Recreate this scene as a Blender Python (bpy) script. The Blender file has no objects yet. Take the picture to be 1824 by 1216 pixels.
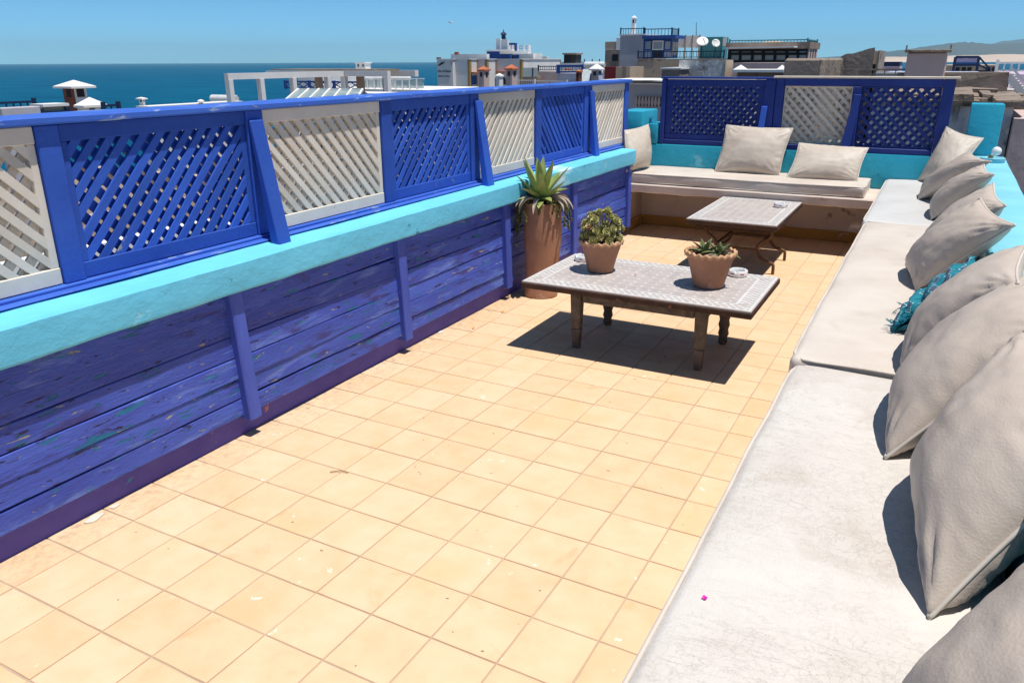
import bpy, bmesh, math, random
import numpy as np
from mathutils import Vector, Matrix, noise

# ------------------------------------------------------------------ camera, sky, sun, exposure
S = bpy.context.scene
COL = S.collection
CAM_H, YAW, PITCH, ROLL, F_PX = 1.7, math.radians(28.2), 0.34445, -0.00428, 1391.3

cd = bpy.data.cameras.new("camera")
cam = bpy.data.objects.new("camera", cd)
COL.objects.link(cam)
cd.sensor_width = 36.0
cd.lens = F_PX / 1824.0 * 36.0
cd.clip_start, cd.clip_end = 0.05, 90000.0
cam.matrix_world = (Matrix.Translation((0, 0, CAM_H)) @ Matrix.Rotation(YAW, 4, 'Z')
                    @ Matrix.Rotation(math.pi / 2 - PITCH, 4, 'X') @ Matrix.Rotation(ROLL, 4, 'Z'))
S.camera = cam

SUN_DIR = Vector((0.27, -0.05, 1.0)).normalized()
SUN_EL = math.asin(SUN_DIR.z)
SUN_AZ = math.atan2(SUN_DIR.x, SUN_DIR.y)
w = bpy.data.worlds.new("World")
S.world = w
w.use_nodes = True
wn = w.node_tree.nodes
sky = wn.new("ShaderNodeTexSky")
sky.sky_type = 'NISHITA'
sky.sun_disc = False
sky.sun_elevation = SUN_EL
sky.sun_rotation = SUN_AZ
sky.altitude = 0
sky.air_density, sky.dust_density, sky.ozone_density = 0.4, 0.1, 5.0
wn["Background"].inputs[1].default_value = 0.118
tint = wn.new("ShaderNodeMix")          # the photograph's cyan cast, the same over the whole sky
tint.data_type = 'RGBA'
tint.blend_type = 'MULTIPLY'
tint.inputs[0].default_value = 1.0
tint.inputs[7].default_value = (0.60, 1.07, 1.10, 1)
w.node_tree.links.new(sky.outputs[0], tint.inputs[6])
w.node_tree.links.new(tint.outputs[2], wn["Background"].inputs[0])

sd = bpy.data.lights.new("sun", 'SUN')
sd.energy = 4.6
sd.angle = math.radians(0.53)
sd.color = (1.0, 0.965, 0.91)
sun = bpy.data.objects.new("sun", sd)
COL.objects.link(sun)
sun.location = (20, -8, 60)
sun.rotation_euler = SUN_DIR.to_track_quat('Z', 'Y').to_euler()

S.view_settings.view_transform = 'Standard'
S.view_settings.look = 'None'
S.view_settings.gamma = 1.0
S.view_settings.exposure = 0.2
S.render.engine = 'CYCLES'
S.cycles.max_bounces = 6
S.cycles.volume_bounces = 0
S.cycles.use_denoising = True

RND = random.Random(7)

# ------------------------------------------------------------------ measuring helpers (points on known planes)
_cp, _sp, _cr, _sr = math.cos(PITCH), math.sin(PITCH), math.cos(ROLL), math.sin(ROLL)
_R = np.array([[_cr, -_sr, 0], [_sr, _cr, 0], [0, 0, 1]]) @ np.array([[1, 0, 0], [0, -_sp, -_cp], [0, _cp, -_sp]])
_cy, _sy = math.cos(YAW), math.sin(YAW)


def _ray(x, y):
    d = _R.T @ np.array([(x - 912) / F_PX, (y - 608) / F_PX, 1.0])
    return Vector((_cy * d[0] - _sy * d[1], _sy * d[0] + _cy * d[1], d[2]))


_O = Vector((0, 0, CAM_H))


def on_z(x, y, z):
    d = _ray(x, y)
    return _O + d * ((z - CAM_H) / d.z)


def on_x(x, y, X):
    d = _ray(x, y)
    return _O + d * (X / d.x)


def on_y(x, y, Y):
    d = _ray(x, y)
    return _O + d * (Y / d.y)


def to_px(P):
    P = Vector(P) - _O
    q = _R @ np.array([_cy * P.x + _sy * P.y, -_sy * P.x + _cy * P.y, P.z])
    return 912 + F_PX * q[0] / q[2], 608 + F_PX * q[1] / q[2]


def solve_y(X, z, px, lo, hi):
    a, b = lo, hi
    fa = to_px((X, a, z))[0] - px
    for _ in range(50):
        m = (a + b) / 2
        fm = to_px((X, m, z))[0] - px
        if (fm > 0) == (fa > 0):
            a = m
        else:
            b = m
    return (a + b) / 2


# ------------------------------------------------------------------ materials
def newmat(name):
    m = bpy.data.materials.new(name)
    m.use_nodes = True
    nt = m.node_tree
    return m, nt, nt.nodes["Principled BSDF"]


class NT:
    def __init__(s, nt):
        s.nt = nt

    def n(s, t, **k):
        o = s.nt.nodes.new(t)
        for a, b in k.items():
            setattr(o, a, b)
        return o

    def l(s, a, b):
        s.nt.links.new(a, b)

    def val(s, inp, v):
        if hasattr(v, "is_output") or isinstance(v, bpy.types.NodeSocket):
            s.l(v, inp)
        else:
            inp.default_value = v

    def coords(s, kind='Object', scale=(1, 1, 1), rnd=False):
        tc = s.n("ShaderNodeTexCoord")
        out = tc.outputs[kind]
        if kind == 'World':
            pass
        mp = s.n("ShaderNodeMapping")
        mp.inputs['Scale'].default_value = scale
        s.l(out, mp.inputs['Vector'])
        if rnd:
            oi = s.n("ShaderNodeObjectInfo")
            vm = s.n("ShaderNodeVectorMath", operation='SCALE')
            vm.inputs[0].default_value = (37.3, 21.7, 13.1)
            s.l(oi.outputs['Random'], vm.inputs['Scale'])
            s.l(vm.outputs[0], mp.inputs['Location'])
        return mp.outputs[0]

    def noise(s, vec, scale, detail=4, rough=.55, dist=0):
        o = s.n("ShaderNodeTexNoise")
        s.l(vec, o.inputs['Vector'])
        o.inputs['Scale'].default_value = scale
        o.inputs['Detail'].default_value = detail
        o.inputs['Roughness'].default_value = rough
        o.inputs['Distortion'].default_value = dist
        return o.outputs[0]

    def ramp(s, fac, a, b, ca=0.0, cb=1.0):
        o = s.n("ShaderNodeMapRange")
        o.clamp = True
        s.l(fac, o.inputs[0])
        o.inputs[1].default_value, o.inputs[2].default_value = a, b
        o.inputs[3].default_value, o.inputs[4].default_value = ca, cb
        return o.outputs[0]

    def math(s, op, a, b=0.0):
        o = s.n("ShaderNodeMath", operation=op)
        s.val(o.inputs[0], a)
        s.val(o.inputs[1], b)
        return o.outputs[0]

    def mix(s, fac, a, b):
        o = s.n("ShaderNodeMix", data_type='RGBA')
        s.val(o.inputs[0], fac)
        for i, c in ((6, a), (7, b)):
            if isinstance(c, bpy.types.NodeSocket):
                s.l(c, o.inputs[i])
            else:
                o.inputs[i].default_value = (*c, 1)
        return o.outputs[2]

    def bump(s, h, strength, dist=.01, normal=None):
        o = s.n("ShaderNodeBump")
        o.inputs['Strength'].default_value = strength
        o.inputs['Distance'].default_value = dist
        s.l(h, o.inputs['Height'])
        if normal is not None:
            s.l(normal, o.inputs['Normal'])
        return o.outputs[0]


def surf(name, c1, c2, scale=3.0, rough=.7, bump=.3, bscale=40.0, bdist=.004, stretch=(1, 1, 1), spots=(),
         rnd=False, spec=.3, vary=0.0, coat=0.0, lo=.35, hi=.65, sheen=0.0):
    """c1/c2 mottled by noise; spots = (colour, scale, threshold, softness); rnd = differs from object to object"""
    m, nt, b = newmat(name)
    k = NT(nt)
    v = k.coords('Object', stretch, rnd)
    n1 = k.noise(v, scale, 6, .6)
    col = k.mix(k.ramp(n1, lo, hi), c1, c2)
    hgt = k.noise(v, bscale, 5, .65)
    for q, (sc, ss, th, sf) in enumerate(spots):
        nn = k.noise(v, ss, 7, .62, .3)
        f = k.ramp(nn, th, th + sf)
        col = k.mix(f, col, sc)
        hgt = k.math('SUBTRACT', hgt, k.math('MULTIPLY', f, .6))
    if vary:
        oi = k.n("ShaderNodeObjectInfo")
        hs = k.n("ShaderNodeHueSaturation")
        k.l(k.ramp(oi.outputs['Random'], 0, 1, 1 - vary, 1 + vary), hs.inputs['Value'])
        k.l(col, hs.inputs['Color'])
        col = hs.outputs[0]
    k.l(col, b.inputs['Base Color'])
    k.l(k.ramp(hgt, .3, .7, max(0, rough - .12), min(1, rough + .1)), b.inputs['Roughness'])
    b.inputs['Specular IOR Level'].default_value = spec
    if bump:
        k.l(k.bump(hgt, bump, bdist), b.inputs['Normal'])
    return m


def flat(name, c, rough=.6, spec=.3, metal=0.0):
    m, nt, b = newmat(name)
    k = NT(nt)
    v = k.coords('Object')
    n1 = k.noise(v, 6, 5)
    k.l(k.mix(k.ramp(n1, .3, .7), tuple(x * .86 for x in c), tuple(min(1, x * 1.1) for x in c)), b.inputs['Base Color'])
    b.inputs['Roughness'].default_value = rough
    b.inputs['Specular IOR Level'].default_value = spec
    b.inputs['Metallic'].default_value = metal
    return m


M = {}
BLUE, BLUE2 = (.036, .110, .49), (.026, .080, .40)
TEAL, WOOD, RUST = (.010, .15, .29), (.34, .27, .20), (.22, .08, .025)
M['blue'] = surf('blue_paint', BLUE, BLUE2, 2.5, .55, .5, 45, .004, (1, 1, 1),
                 (((.30, .28, .30), 9, .675, .03), (RUST, 16, .695, .02)), rnd=True, vary=.17)
M['blue_rail'] = surf('worn_blue_rail_paint', (.060, .16, .58), (.042, .115, .50), 3, .5, .35, 50, .004, (4, .8, 4),
                      (((.30, .38, .60), 5, .60, .05), ((.33, .30, .30), 9, .68, .03)), rnd=True)
M['shaded_blue'] = surf('shaded_blue_screen_paint', (.020, .045, .24), (.014, .032, .19), 2.5, .5, .3, 50, .003, (1, 1, 1), (((.10, .11, .20), 8, .66, .05),), rnd=True, vary=.10)  # fence blue again, darkened so the colour carries the back screens' shade
M['white'] = surf('cream_paint', (.75, .67, .57), (.65, .56, .46), 3, .6, .25, 60, .003, (1, 1, 1),
                  (((.40, .32, .25), 9, .68, .04), (RUST, 13, .74, .02)), rnd=True, vary=.07)
M['plank'] = surf('weathered_violet_blue_paint', (.072, .125, .54), (.050, .080, .41), 2.6, .6, .7, 28, .006,
                  (3.2, .60, 3.2), ((TEAL, 9.5, .605, .025), ((.14, .23, .64), 3.2, .54, .14), ((.050, .050, .24), 4.4, .57, .10), ((.34, .32, .26), 12, .645, .02), ((.020, .020, .09), 13, .635, .02)),
                  rnd=True, vary=.10)
M['batten'] = surf('blue_batten_paint', (.075, .125, .52), (.055, .085, .42), 3, .6, .5, 30, .005, (3, 3, .6),
                   (((.30, .30, .34), 6, .66, .04),), rnd=True)
M['plinth'] = surf('violet_plinth_paint', (.125, .10, .43), (.095, .075, .36), 2.5, .7, .3, 20, .006, (1, .5, 1),
                   (((.50, .24, .06), 6, .675, .015), ((.02, .25, .40), 4.5, .69, .03), ((.75, .72, .70), 5.5, .72, .02)))
M['aqua'] = surf('aqua_stucco', (.165, .60, .80), (.135, .53, .73), 2.2, .75, .6, 15, .010, (1, .7, 1),
                 (((.42, .36, .31), 5.0, .70, .012), ((.55, .78, .84), 2.6, .60, .10), ((.06, .30, .42), 9, .69, .03)))
M['aqua_wall'] = surf('glossy_aqua_wall_paint', (.035, .39, .53), (.026, .33, .47), 2.2, .40, .5, 14, .010, (1, 1, 1),
                      (((.16, .50, .62), 3.4, .60, .08), ((.02, .22, .32), 5, .64, .06)))
M['aqua_light'] = surf('pale_aqua_ledge_paint', (.24, .58, .68), (.20, .53, .64), 2.5, .6, .4, 20, .006, (1, 1, 1),
                       (((.55, .72, .75), 5, .70, .04),))
M['grout'] = surf('grey_pink_grout', (.49, .375, .275), (.41, .31, .23), 4, .9, .5, 60, .003)
M['lime'] = surf('cream_limewash', (.68, .57, .49), (.58, .47, .40), 3, .85, .5, 24, .008, (1, 1, 1),
                 (((.33, .24, .18), 2.6, .66, .04),))
M['ochre'] = surf('ochre_skirting_paint', (.50, .28, .06), (.40, .21, .05), 4, .8, .4, 24, .006, (1, 1, 1),
                  (((.50, .42, .36), 4, .60, .05),))
M['iron'] = surf('rusty_iron', (.10, .05, .03), (.16, .075, .03), 12, .75, .4, 60, .002)
M['darkwood'] = surf('weathered_dark_wood', (.17, .14, .115), (.10, .08, .068), 5, .8, .7, 30, .006, (4, .8, 4),
                     (((.23, .19, .15), 7, .63, .06),), rnd=True)
M['rustwood'] = surf('rusty_table_edge', (.075, .035, .02), (.035, .02, .016), 9, .8, .7, 40, .005, (1, 1, 1),
                     (((.24, .10, .04), 9, .62, .05),))
M['mosaic'] = surf('greige_mosaic_field', (.52, .455, .42), (.44, .385, .36), 9, .45, .25, 90, .002, (1, 1, 1),
                   (((.33, .28, .26), 16, .66, .05),), spec=.4)
M['mosaic_white'] = surf('white_mosaic', (.70, .68, .65), (.60, .575, .545), 12, .4, .2, 90, .002, (1, 1, 1), (((.5, .44, .40), 14, .68, .04),), spec=.45)
M['mosaic_grey'] = surf('grey_mosaic', (.40, .37, .36), (.46, .42, .40), 12, .45, .2, 90, .002)
M['terracotta'] = surf('terracotta', (.43, .225, .140), (.34, .165, .10), 5, .85, .8, 22, .005, (1, 1, .8),
                       (((.54, .38, .28), 3.5, .58, .10), ((.20, .10, .065), 5, .62, .08)))
M['terracotta_edge'] = surf('pale_terracotta_rim', (.60, .36, .20), (.48, .25, .14), 7, .85, .4, 50, .004)
M['soil'] = surf('dark_soil', (.07, .045, .03), (.12, .075, .05), 16, .95, 1.0, 40, .01)
M['white_glaze'] = flat('white_glazed_ceramic', (.78, .78, .77), .18, .5)
M['red_print'] = flat('red_print', (.55, .03, .03), .3)
M['grey_ash'] = flat('grey_ash_glaze', (.34, .36, .37), .3)
M['bulb'] = flat('milky_bulb_glass', (.85, .85, .84), .12, .5)
M['brass'] = flat('brass_lamp_holder', (.55, .40, .15), .3, .5, .9)
M['petal'] = flat('magenta_petal', (.62, .02, .34), .5)
M['petal_o'] = flat('orange_petal', (.85, .35, .02), .5)
M['dry'] = flat('dry_twig', (.30, .19, .10), .8)
M['deadleaf'] = surf('dry_grey_leaf', (.52, .46, .38), (.32, .24, .18), 12, .85, .5, 40, .004)


def tile_mat():
    m, nt, b = newmat('glazed_ochre_tile')
    k = NT(nt)
    v = k.coords('Object', (1, 1, 1), True)
    n1 = k.noise(v, 7, 5, .6)
    n2 = k.noise(v, 2.4, 3, .5)
    col = k.mix(k.ramp(n1, .36, .68), (.75, .53, .335), (.70, .46, .265))
    col = k.mix(k.ramp(n2, .55, .90), col, (.70, .45, .22))
    st = k.noise(v, 4.5, 6, .62, .8)
    col = k.mix(k.ramp(st, .63, .74, 0, .5), col, (.62, .33, .16))
    wt = k.noise(v, 13, 6, .65)
    col = k.mix(k.ramp(wt, .68, .71, 0, .7), col, (.90, .84, .76))
    dk = k.noise(v, 30, 3, .5)
    col = k.mix(k.ramp(dk, .735, .755, 0, .85), col, (.12, .08, .06))
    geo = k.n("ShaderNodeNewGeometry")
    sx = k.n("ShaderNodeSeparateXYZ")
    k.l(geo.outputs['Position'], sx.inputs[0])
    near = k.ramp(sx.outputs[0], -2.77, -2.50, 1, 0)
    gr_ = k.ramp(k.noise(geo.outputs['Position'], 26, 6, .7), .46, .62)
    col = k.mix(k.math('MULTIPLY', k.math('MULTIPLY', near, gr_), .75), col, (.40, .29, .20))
    big = k.noise(geo.outputs['Position'], 1.7, 5, .6, .8)
    col = k.mix(k.ramp(big, .60, .75, 0, .28), col, (.66, .42, .22))
    oi = k.n("ShaderNodeObjectInfo")
    hs = k.n("ShaderNodeHueSaturation")
    k.l(k.ramp(oi.outputs['Random'], 0, 1, .97, 1.03), hs.inputs['Value'])
    k.l(k.ramp(oi.outputs['Random'], 0, 1, 1.03, .97), hs.inputs['Saturation'])
    k.l(col, hs.inputs['Color'])
    k.l(hs.outputs[0], b.inputs['Base Color'])
    k.l(k.ramp(n1, .3, .7, .48, .68), b.inputs['Roughness'])
    b.inputs['Specular IOR Level'].default_value = .35
    k.l(k.bump(k.noise(v, 34, 5, .6), .18, .003), b.inputs['Normal'])
    return m


M['tile'] = tile_mat()


def leather(name, c1, c2, crack=0.0, stain=.5):
    m, nt, b = newmat(name)
    k = NT(nt)
    v = k.coords('Object', (1, 1, 1))
    n1 = k.noise(v, 2.2, 6, .6)
    col = k.mix(k.ramp(n1, .36, .66), c1, c2)
    n2 = k.noise(v, 5.0, 5, .6, .4)
    col = k.mix(k.ramp(n2, .56, .74, 0, stain), col, (c2[0] * .80, c2[1] * .72, c2[2] * .64))
    grain = k.n("ShaderNodeTexVoronoi")
    k.l(v, grain.inputs['Vector'])
    grain.inputs['Scale'].default_value = 170
    h = k.math('ADD', k.math('MULTIPLY', grain.outputs['Distance'], .35), k.noise(v, 30, 4, .6))
    nrm = k.bump(h, .42, .003)
    if crack:
        vd = k.coords('Object', (1.6, 1.0, 1.0))
        wob = k.n("ShaderNodeTexNoise")
        k.l(vd, wob.inputs['Vector'])
        wob.inputs['Scale'].default_value = 9
        wob.inputs['Detail'].default_value = 5
        vm = k.n("ShaderNodeVectorMath", operation='MULTIPLY_ADD')
        k.l(wob.outputs['Color'], vm.inputs[0])
        vm.inputs[1].default_value = (.16, .16, .16)
        k.l(vd, vm.inputs[2])
        vo = k.n("ShaderNodeTexVoronoi", feature='DISTANCE_TO_EDGE')
        k.l(vm.outputs[0], vo.inputs['Vector'])
        vo.inputs['Scale'].default_value = 24
        area = k.ramp(k.noise(v, 2.6, 4, .6), .40, .60)
        line = k.math('MULTIPLY', k.ramp(vo.outputs['Distance'], 0.0, .05, 1, 0), area)
        va = k.coords('Object', (5.0, 17.0, 1.0))
        nl_ = k.math('ABSOLUTE', k.math('SUBTRACT', k.noise(va, 1.3, 9, .72, .9), .5))
        line = k.math('MAXIMUM', k.math('MULTIPLY', line, .38), k.math('MULTIPLY', k.ramp(nl_, 0.0, .0095, 1, 0), k.ramp(k.noise(v, 1.7, 4, .6), .34, .56)))
        col = k.mix(k.math('MULTIPLY', line, .80 * crack), col, (.25, .21, .18))
        holes = k.ramp(k.noise(v, 26, 2, .5), .775, .79)
        col = k.mix(k.math('MULTIPLY', holes, .8), col, (.06, .06, .07))
        nrm = k.bump(line, -.8 * crack, .005, nrm)
    k.l(col, b.inputs['Base Color'])
    b.inputs['Roughness'].default_value = .5
    b.inputs['Specular IOR Level'].default_value = .35
    k.l(nrm, b.inputs['Normal'])
    return m


M['cracked'] = leather('cracked_white_leather', (.66, .61, .555), (.58, .525, .47), 1.0, .45)
M['cream'] = leather('cream_leather', (.66, .585, .51), (.57, .49, .42), 0, .35)
M['offwhite'] = leather('off_white_leather', (.60, .59, .57), (.53, .51, .485), 0, .25)
M['pillow'] = leather('beige_leather_pillow', (.56, .465, .385), (.47, .385, .315), 0, .5)
M['pillow2'] = leather('pale_beige_leather_pillow', (.58, .505, .42), (.48, .40, .33), 0, .7)
M['piping'] = flat('beige_piping', (.60, .53, .46), .6)


def agave_mat(name, c1, c2, edge):
    m, nt, b = newmat(name)
    k = NT(nt)
    v = k.coords('Object', (1, 1, 1), True)
    col = k.mix(k.ramp(k.noise(v, 18, 5, .6), .35, .65), c1, c2)
    col = k.mix(k.ramp(k.noise(v, 11, 5, .6), .55, .70), col, edge)
    k.l(col, b.inputs['Base Color'])
    b.inputs['Roughness'].default_value = .45
    b.inputs['Specular IOR Level'].default_value = .4
    b.inputs['Subsurface Weight'].default_value = .06
    b.inputs['Subsurface Radius'].default_value = (.01, .02, .005)
    return m


M['agave'] = agave_mat('agave_leaf', (.31, .37, .11), (.21, .29, .085), (.46, .42, .16))
M['aloe'] = agave_mat('aloe_leaf', (.16, .19, .07), (.11, .14, .055), (.24, .15, .09))
M['rosette'] = agave_mat('succulent_rosette', (.40, .37, .14), (.28, .28, .10), (.44, .20, .12))
M['trail'] = agave_mat('trailing_succulent', (.12, .13, .03), (.08, .09, .025), (.25, .19, .04))

# background
M['bg_white'] = surf('weathered_whitewash', (.80, .78, .75), (.70, .68, .66), .6, .85, .3, 3, .02, (1, 1, .5), (((.45, .41, .37), .9, .68, .08),))
M['bg_grey'] = surf('grey_lilac_render', (.46, .44, .475), (.38, .36, .39), .7, .9, .4, 4, .03, (1, 1, .6), (((.20, .18, .19), .8, .62, .10),))
M['bg_tan'] = surf('tan_render', (.52, .40, .29), (.43, .325, .235), .7, .9, .6, 4, .04, (1, 1, .6), (((.17, .115, .085), .9, .62, .08),))
M['bg_brown'] = surf('brown_rough_render', (.33, .255, .20), (.24, .185, .15), .9, .95, .8, 5, .05, (1, 1, 1), (((.36, .28, .21), 1.4, .60, .08),))
M['bg_pink'] = surf('pale_pink_render', (.60, .46, .42), (.50, .38, .35), .8, .9, .4, 5, .03, (1, 1, .7), (((.30, .20, .18), 1.1, .64, .08),))
M['bg_stain'] = surf('black_stained_render', (.66, .63, .61), (.42, .40, .385), 2.0, .95, .7, 6, .04, (1, 1, .6), (((.10, .085, .075), 1.8, .53, .10), ((.78, .75, .72), 3.4, .55, .06)))
M['bg_blueish'] = surf('pale_blue_render', (.40, .44, .56), (.34, .38, .50), .8, .9, .3, 5, .02)
M['bg_lilac'] = surf('lilac_render', (.56, .44, .54), (.48, .37, .47), .8, .9, .3, 5, .02)
M['bg_roof'] = surf('beige_flat_roof', (.27, .215, .17), (.19, .15, .125), .5, .95, .5, 2, .03, (1, 1, 1), (((.42, .36, .30), .9, .60, .08), ((.07, .06, .055), .8, .58, .08)))
M['bg_slate'] = surf('grey_flat_roof', (.19, .175, .165), (.13, .12, .115), .6, .95, .5, 2, .03, (1, 1, 1), (((.44, .40, .36), .7, .60, .10),))
M['bg_blue'] = flat('deep_blue_joinery', (.02, .075, .30), .5)
M['bg_navy'] = flat('navy_rail', (.012, .028, .075), .5)
M['bg_teal'] = flat('teal_rail', (.06, .26, .28), .5)
M['bg_dark'] = flat('dark_opening', (.018, .018, .022), .6)
M['bg_quoin'] = flat('ochre_quoin', (.36, .235, .09), .85)
M['bg_red'] = flat('dark_red_panel', (.20, .018, .022), .7)
M['bg_rtile'] = surf('orange_roof_tile', (.52, .16, .075), (.38, .11, .05), 3, .8, .4, 12, .02)
M['bg_brick'] = surf('red_brown_brick', (.28, .085, .05), (.19, .07, .05), 2.5, .9, .5, 12, .02)
M['bg_metal'] = flat('pale_metal_tank', (.68, .68, .66), .4, .5)
M['bg_panel'] = flat('pale_grey_panel', (.50, .53, .53), .5)
M['bg_stone'] = surf('rubble_masonry', (.34, .265, .205), (.22, .17, .135), 3.0, .95, 1.0, 9, .06, (1, 1, 1), (((.12, .09, .07), 3.0, .60, .08), ((.50, .42, .34), 4.0, .64, .06)))


def glass_mat(name, c, alpha):
    m, nt, b = newmat(name)
    b.inputs['Base Color'].default_value = (*c, 1)
    b.inputs['Roughness'].default_value = .12
    b.inputs['Alpha'].default_value = alpha
    b.inputs['Specular IOR Level'].default_value = .5
    return m


M['pane'] = glass_mat('green_tinted_glass', (.42, .52, .50), .60)
M['pane_dark'] = glass_mat('window_glass', (.30, .33, .34), .93)


# ------------------------------------------------------------------ mesh building
OFF = {}
CUR = [1.0]      # size factor about eye height for the far end of the terrace


def link(o, parent=None):
    COL.objects.link(o)
    if parent is not None:
        o.parent = parent
    return o


def tag(o, label, cat, group=None):
    o["label"] = label
    o["category"] = cat
    if group:
        o["group"] = group
    return o


def thing(name, label, cat, loc, group=None):
    o = bpy.data.objects.new(name, None)
    o.empty_display_size = .1
    loc = _O + (Vector(loc) - _O) * CUR[0]
    o.location = loc
    link(o)
    tag(o, label, cat, group)
    OFF[o.name] = Vector(loc)
    return o


class MB:
    def __init__(s):
        s.v, s.f = [], []

    def add(s, vs, fs):
        k = len(s.v)
        s.v += [Vector(p) for p in vs]
        s.f += [tuple(i + k for i in f) for f in fs]
        return s

    def box(s, x0, x1, y0, y1, z0, z1):
        x0, x1 = min(x0, x1), max(x0, x1)
        y0, y1 = min(y0, y1), max(y0, y1)
        z0, z1 = min(z0, z1), max(z0, z1)
        return s.add([(x0, y0, z0), (x1, y0, z0), (x1, y1, z0), (x0, y1, z0), (x0, y0, z1), (x1, y0, z1), (x1, y1, z1), (x0, y1, z1)],
                     [(0, 3, 2, 1), (4, 5, 6, 7), (0, 1, 5, 4), (1, 2, 6, 5), (2, 3, 7, 6), (3, 0, 4, 7)])

    def hexa(s, p):   # 8 points: bottom ring 0-3, top ring 4-7
        return s.add(p, [(0, 3, 2, 1), (4, 5, 6, 7), (0, 1, 5, 4), (1, 2, 6, 5), (2, 3, 7, 6), (3, 0, 4, 7)])

    def bar(s, a, b, wx, wy):   # square bar from a to b
        a, b = Vector(a), Vector(b)
        d = (b - a).normalized()
        u = d.cross(Vector((0, 0, 1)))
        if u.length < 1e-4:
            u = Vector((1, 0, 0))
        u.normalize()
        v = d.cross(u).normalized()
        u, v = u * wx / 2, v * wy / 2
        r = [-u - v, u - v, u + v, -u + v]
        return s.hexa([a + q for q in r] + [b + q for q in r])

    def tube(s, pts, rad, n=8, caps=True, closed=False):
        pts = [Vector(p) for p in pts]
        m = len(pts)
        rs = rad if isinstance(rad, (list, tuple)) else [rad] * m
        k = len(s.v)
        up = None
        for i, p in enumerate(pts):
            if closed:
                t = (pts[(i + 1) % m] - pts[i - 1]).normalized()
            else:
                t = (pts[min(i + 1, m - 1)] - pts[max(i - 1, 0)]).normalized()
            if up is None:
                up = t.orthogonal().normalized()
            up = (up - t * up.dot(t)).normalized()
            b = t.cross(up)
            for j in range(n):
                a = 2 * math.pi * j / n
                s.v.append(p + (up * math.cos(a) + b * math.sin(a)) * rs[i])
        for i in range(m if closed else m - 1):
            i2 = (i + 1) % m
            for j in range(n):
                s.f.append((k + i * n + j, k + i * n + (j + 1) % n, k + i2 * n + (j + 1) % n, k + i2 * n + j))
        if caps and not closed:
            s.f.append(tuple(k + j for j in reversed(range(n))))
            s.f.append(tuple(k + (m - 1) * n + j for j in range(n)))
        return s

    def lathe(s, prof, n=24, c=(0, 0, 0), fn=None):
        k = len(s.v)
        c = Vector(c)
        for r, z in prof:
            for j in range(n):
                a = 2 * math.pi * j / n
                p = Vector((r * math.cos(a), r * math.sin(a), z))
                s.v.append(c + (fn(p, a) if fn else p))
        for i in range(len(prof) - 1):
            for j in range(n):
                s.f.append((k + i * n + j, k + i * n + (j + 1) % n, k + (i + 1) * n + (j + 1) % n, k + (i + 1) * n + j))
        s.f.append(tuple(k + j for j in reversed(range(n))))
        s.f.append(tuple(k + (len(prof) - 1) * n + j for j in range(n)))
        return s

    def pyramid(s, x0, x1, y0, y1, z0, z1, lip=.0):
        cx, cy = (x0 + x1) / 2, (y0 + y1) / 2
        if lip:
            s.box(x0, x1, y0, y1, z0 - lip, z0)
            e = (x1 - x0) * .004
            x0, x1, y0, y1 = x0 + e, x1 - e, y0 + e, y1 - e
        return s.add([(x0, y0, z0), (x1, y0, z0), (x1, y1, z0), (x0, y1, z0), (cx, cy, z1)],
                     [(0, 3, 2, 1), (0, 1, 4), (1, 2, 4), (2, 3, 4), (3, 0, 4)])

    def build(s, name, mat, parent=None, bevel=0.0, seg=1, smooth=False, ang=35, merge=0.0, jit=0.0):
        off = OFF.get(parent.name, Vector()) if parent is not None else Vector()
        me = bpy.data.meshes.new(name)
        me.from_pydata([tuple(_O + (p - _O) * CUR[0] - off) for p in s.v], [], s.f)
        bm = bmesh.new()
        bm.from_mesh(me)
        if merge:
            bmesh.ops.remove_doubles(bm, verts=bm.verts, dist=merge)
        if bevel:
            bmesh.ops.bevel(bm, geom=bm.edges[:], offset=bevel, segments=seg, profile=.5, affect='EDGES', clamp_overlap=True)
        bmesh.ops.recalc_face_normals(bm, faces=bm.faces)
        if jit:
            for q in bm.verts:
                n = noise.noise_vector(q.co * 3.1 + off)
                q.co += n * jit
        bm.to_mesh(me)
        bm.free()
        if smooth:
            for p in me.polygons:
                p.use_smooth = True
            if ang < 180:
                me.set_sharp_from_angle(angle=math.radians(ang))
        me.materials.append(M[mat] if isinstance(mat, str) else mat)
        o = bpy.data.objects.new(name, me)
        link(o, parent)
        OFF[o.name] = off
        return o


def rough_bar_y(mb, prof, y0, y1, ny, amp, freq=2.0, seed=0.0):
    """prism along Y with an XZ profile, its surface uneven like hand-laid plaster"""
    k = len(mb.v)
    m = len(prof)
    for i in range(ny + 1):
        y = y0 + (y1 - y0) * i / ny
        for (x, z) in prof:
            n = noise.noise_vector(Vector((x * 6 + seed, y * freq, z * 6)))
            n2 = noise.noise_vector(Vector((x * 9 + seed, y * freq * 5, z * 9)))
            mb.v.append(Vector((x + amp * (n.x + .4 * n2.x), y, z + amp * (n.z + .4 * n2.z))))
    for i in range(ny):
        for j in range(m):
            mb.f.append((k + i * m + j, k + i * m + (j + 1) % m, k + (i + 1) * m + (j + 1) % m, k + (i + 1) * m + j))
    mb.f.append(tuple(k + j for j in reversed(range(m))))
    mb.f.append(tuple(k + ny * m + j for j in range(m)))
    return mb


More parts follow.
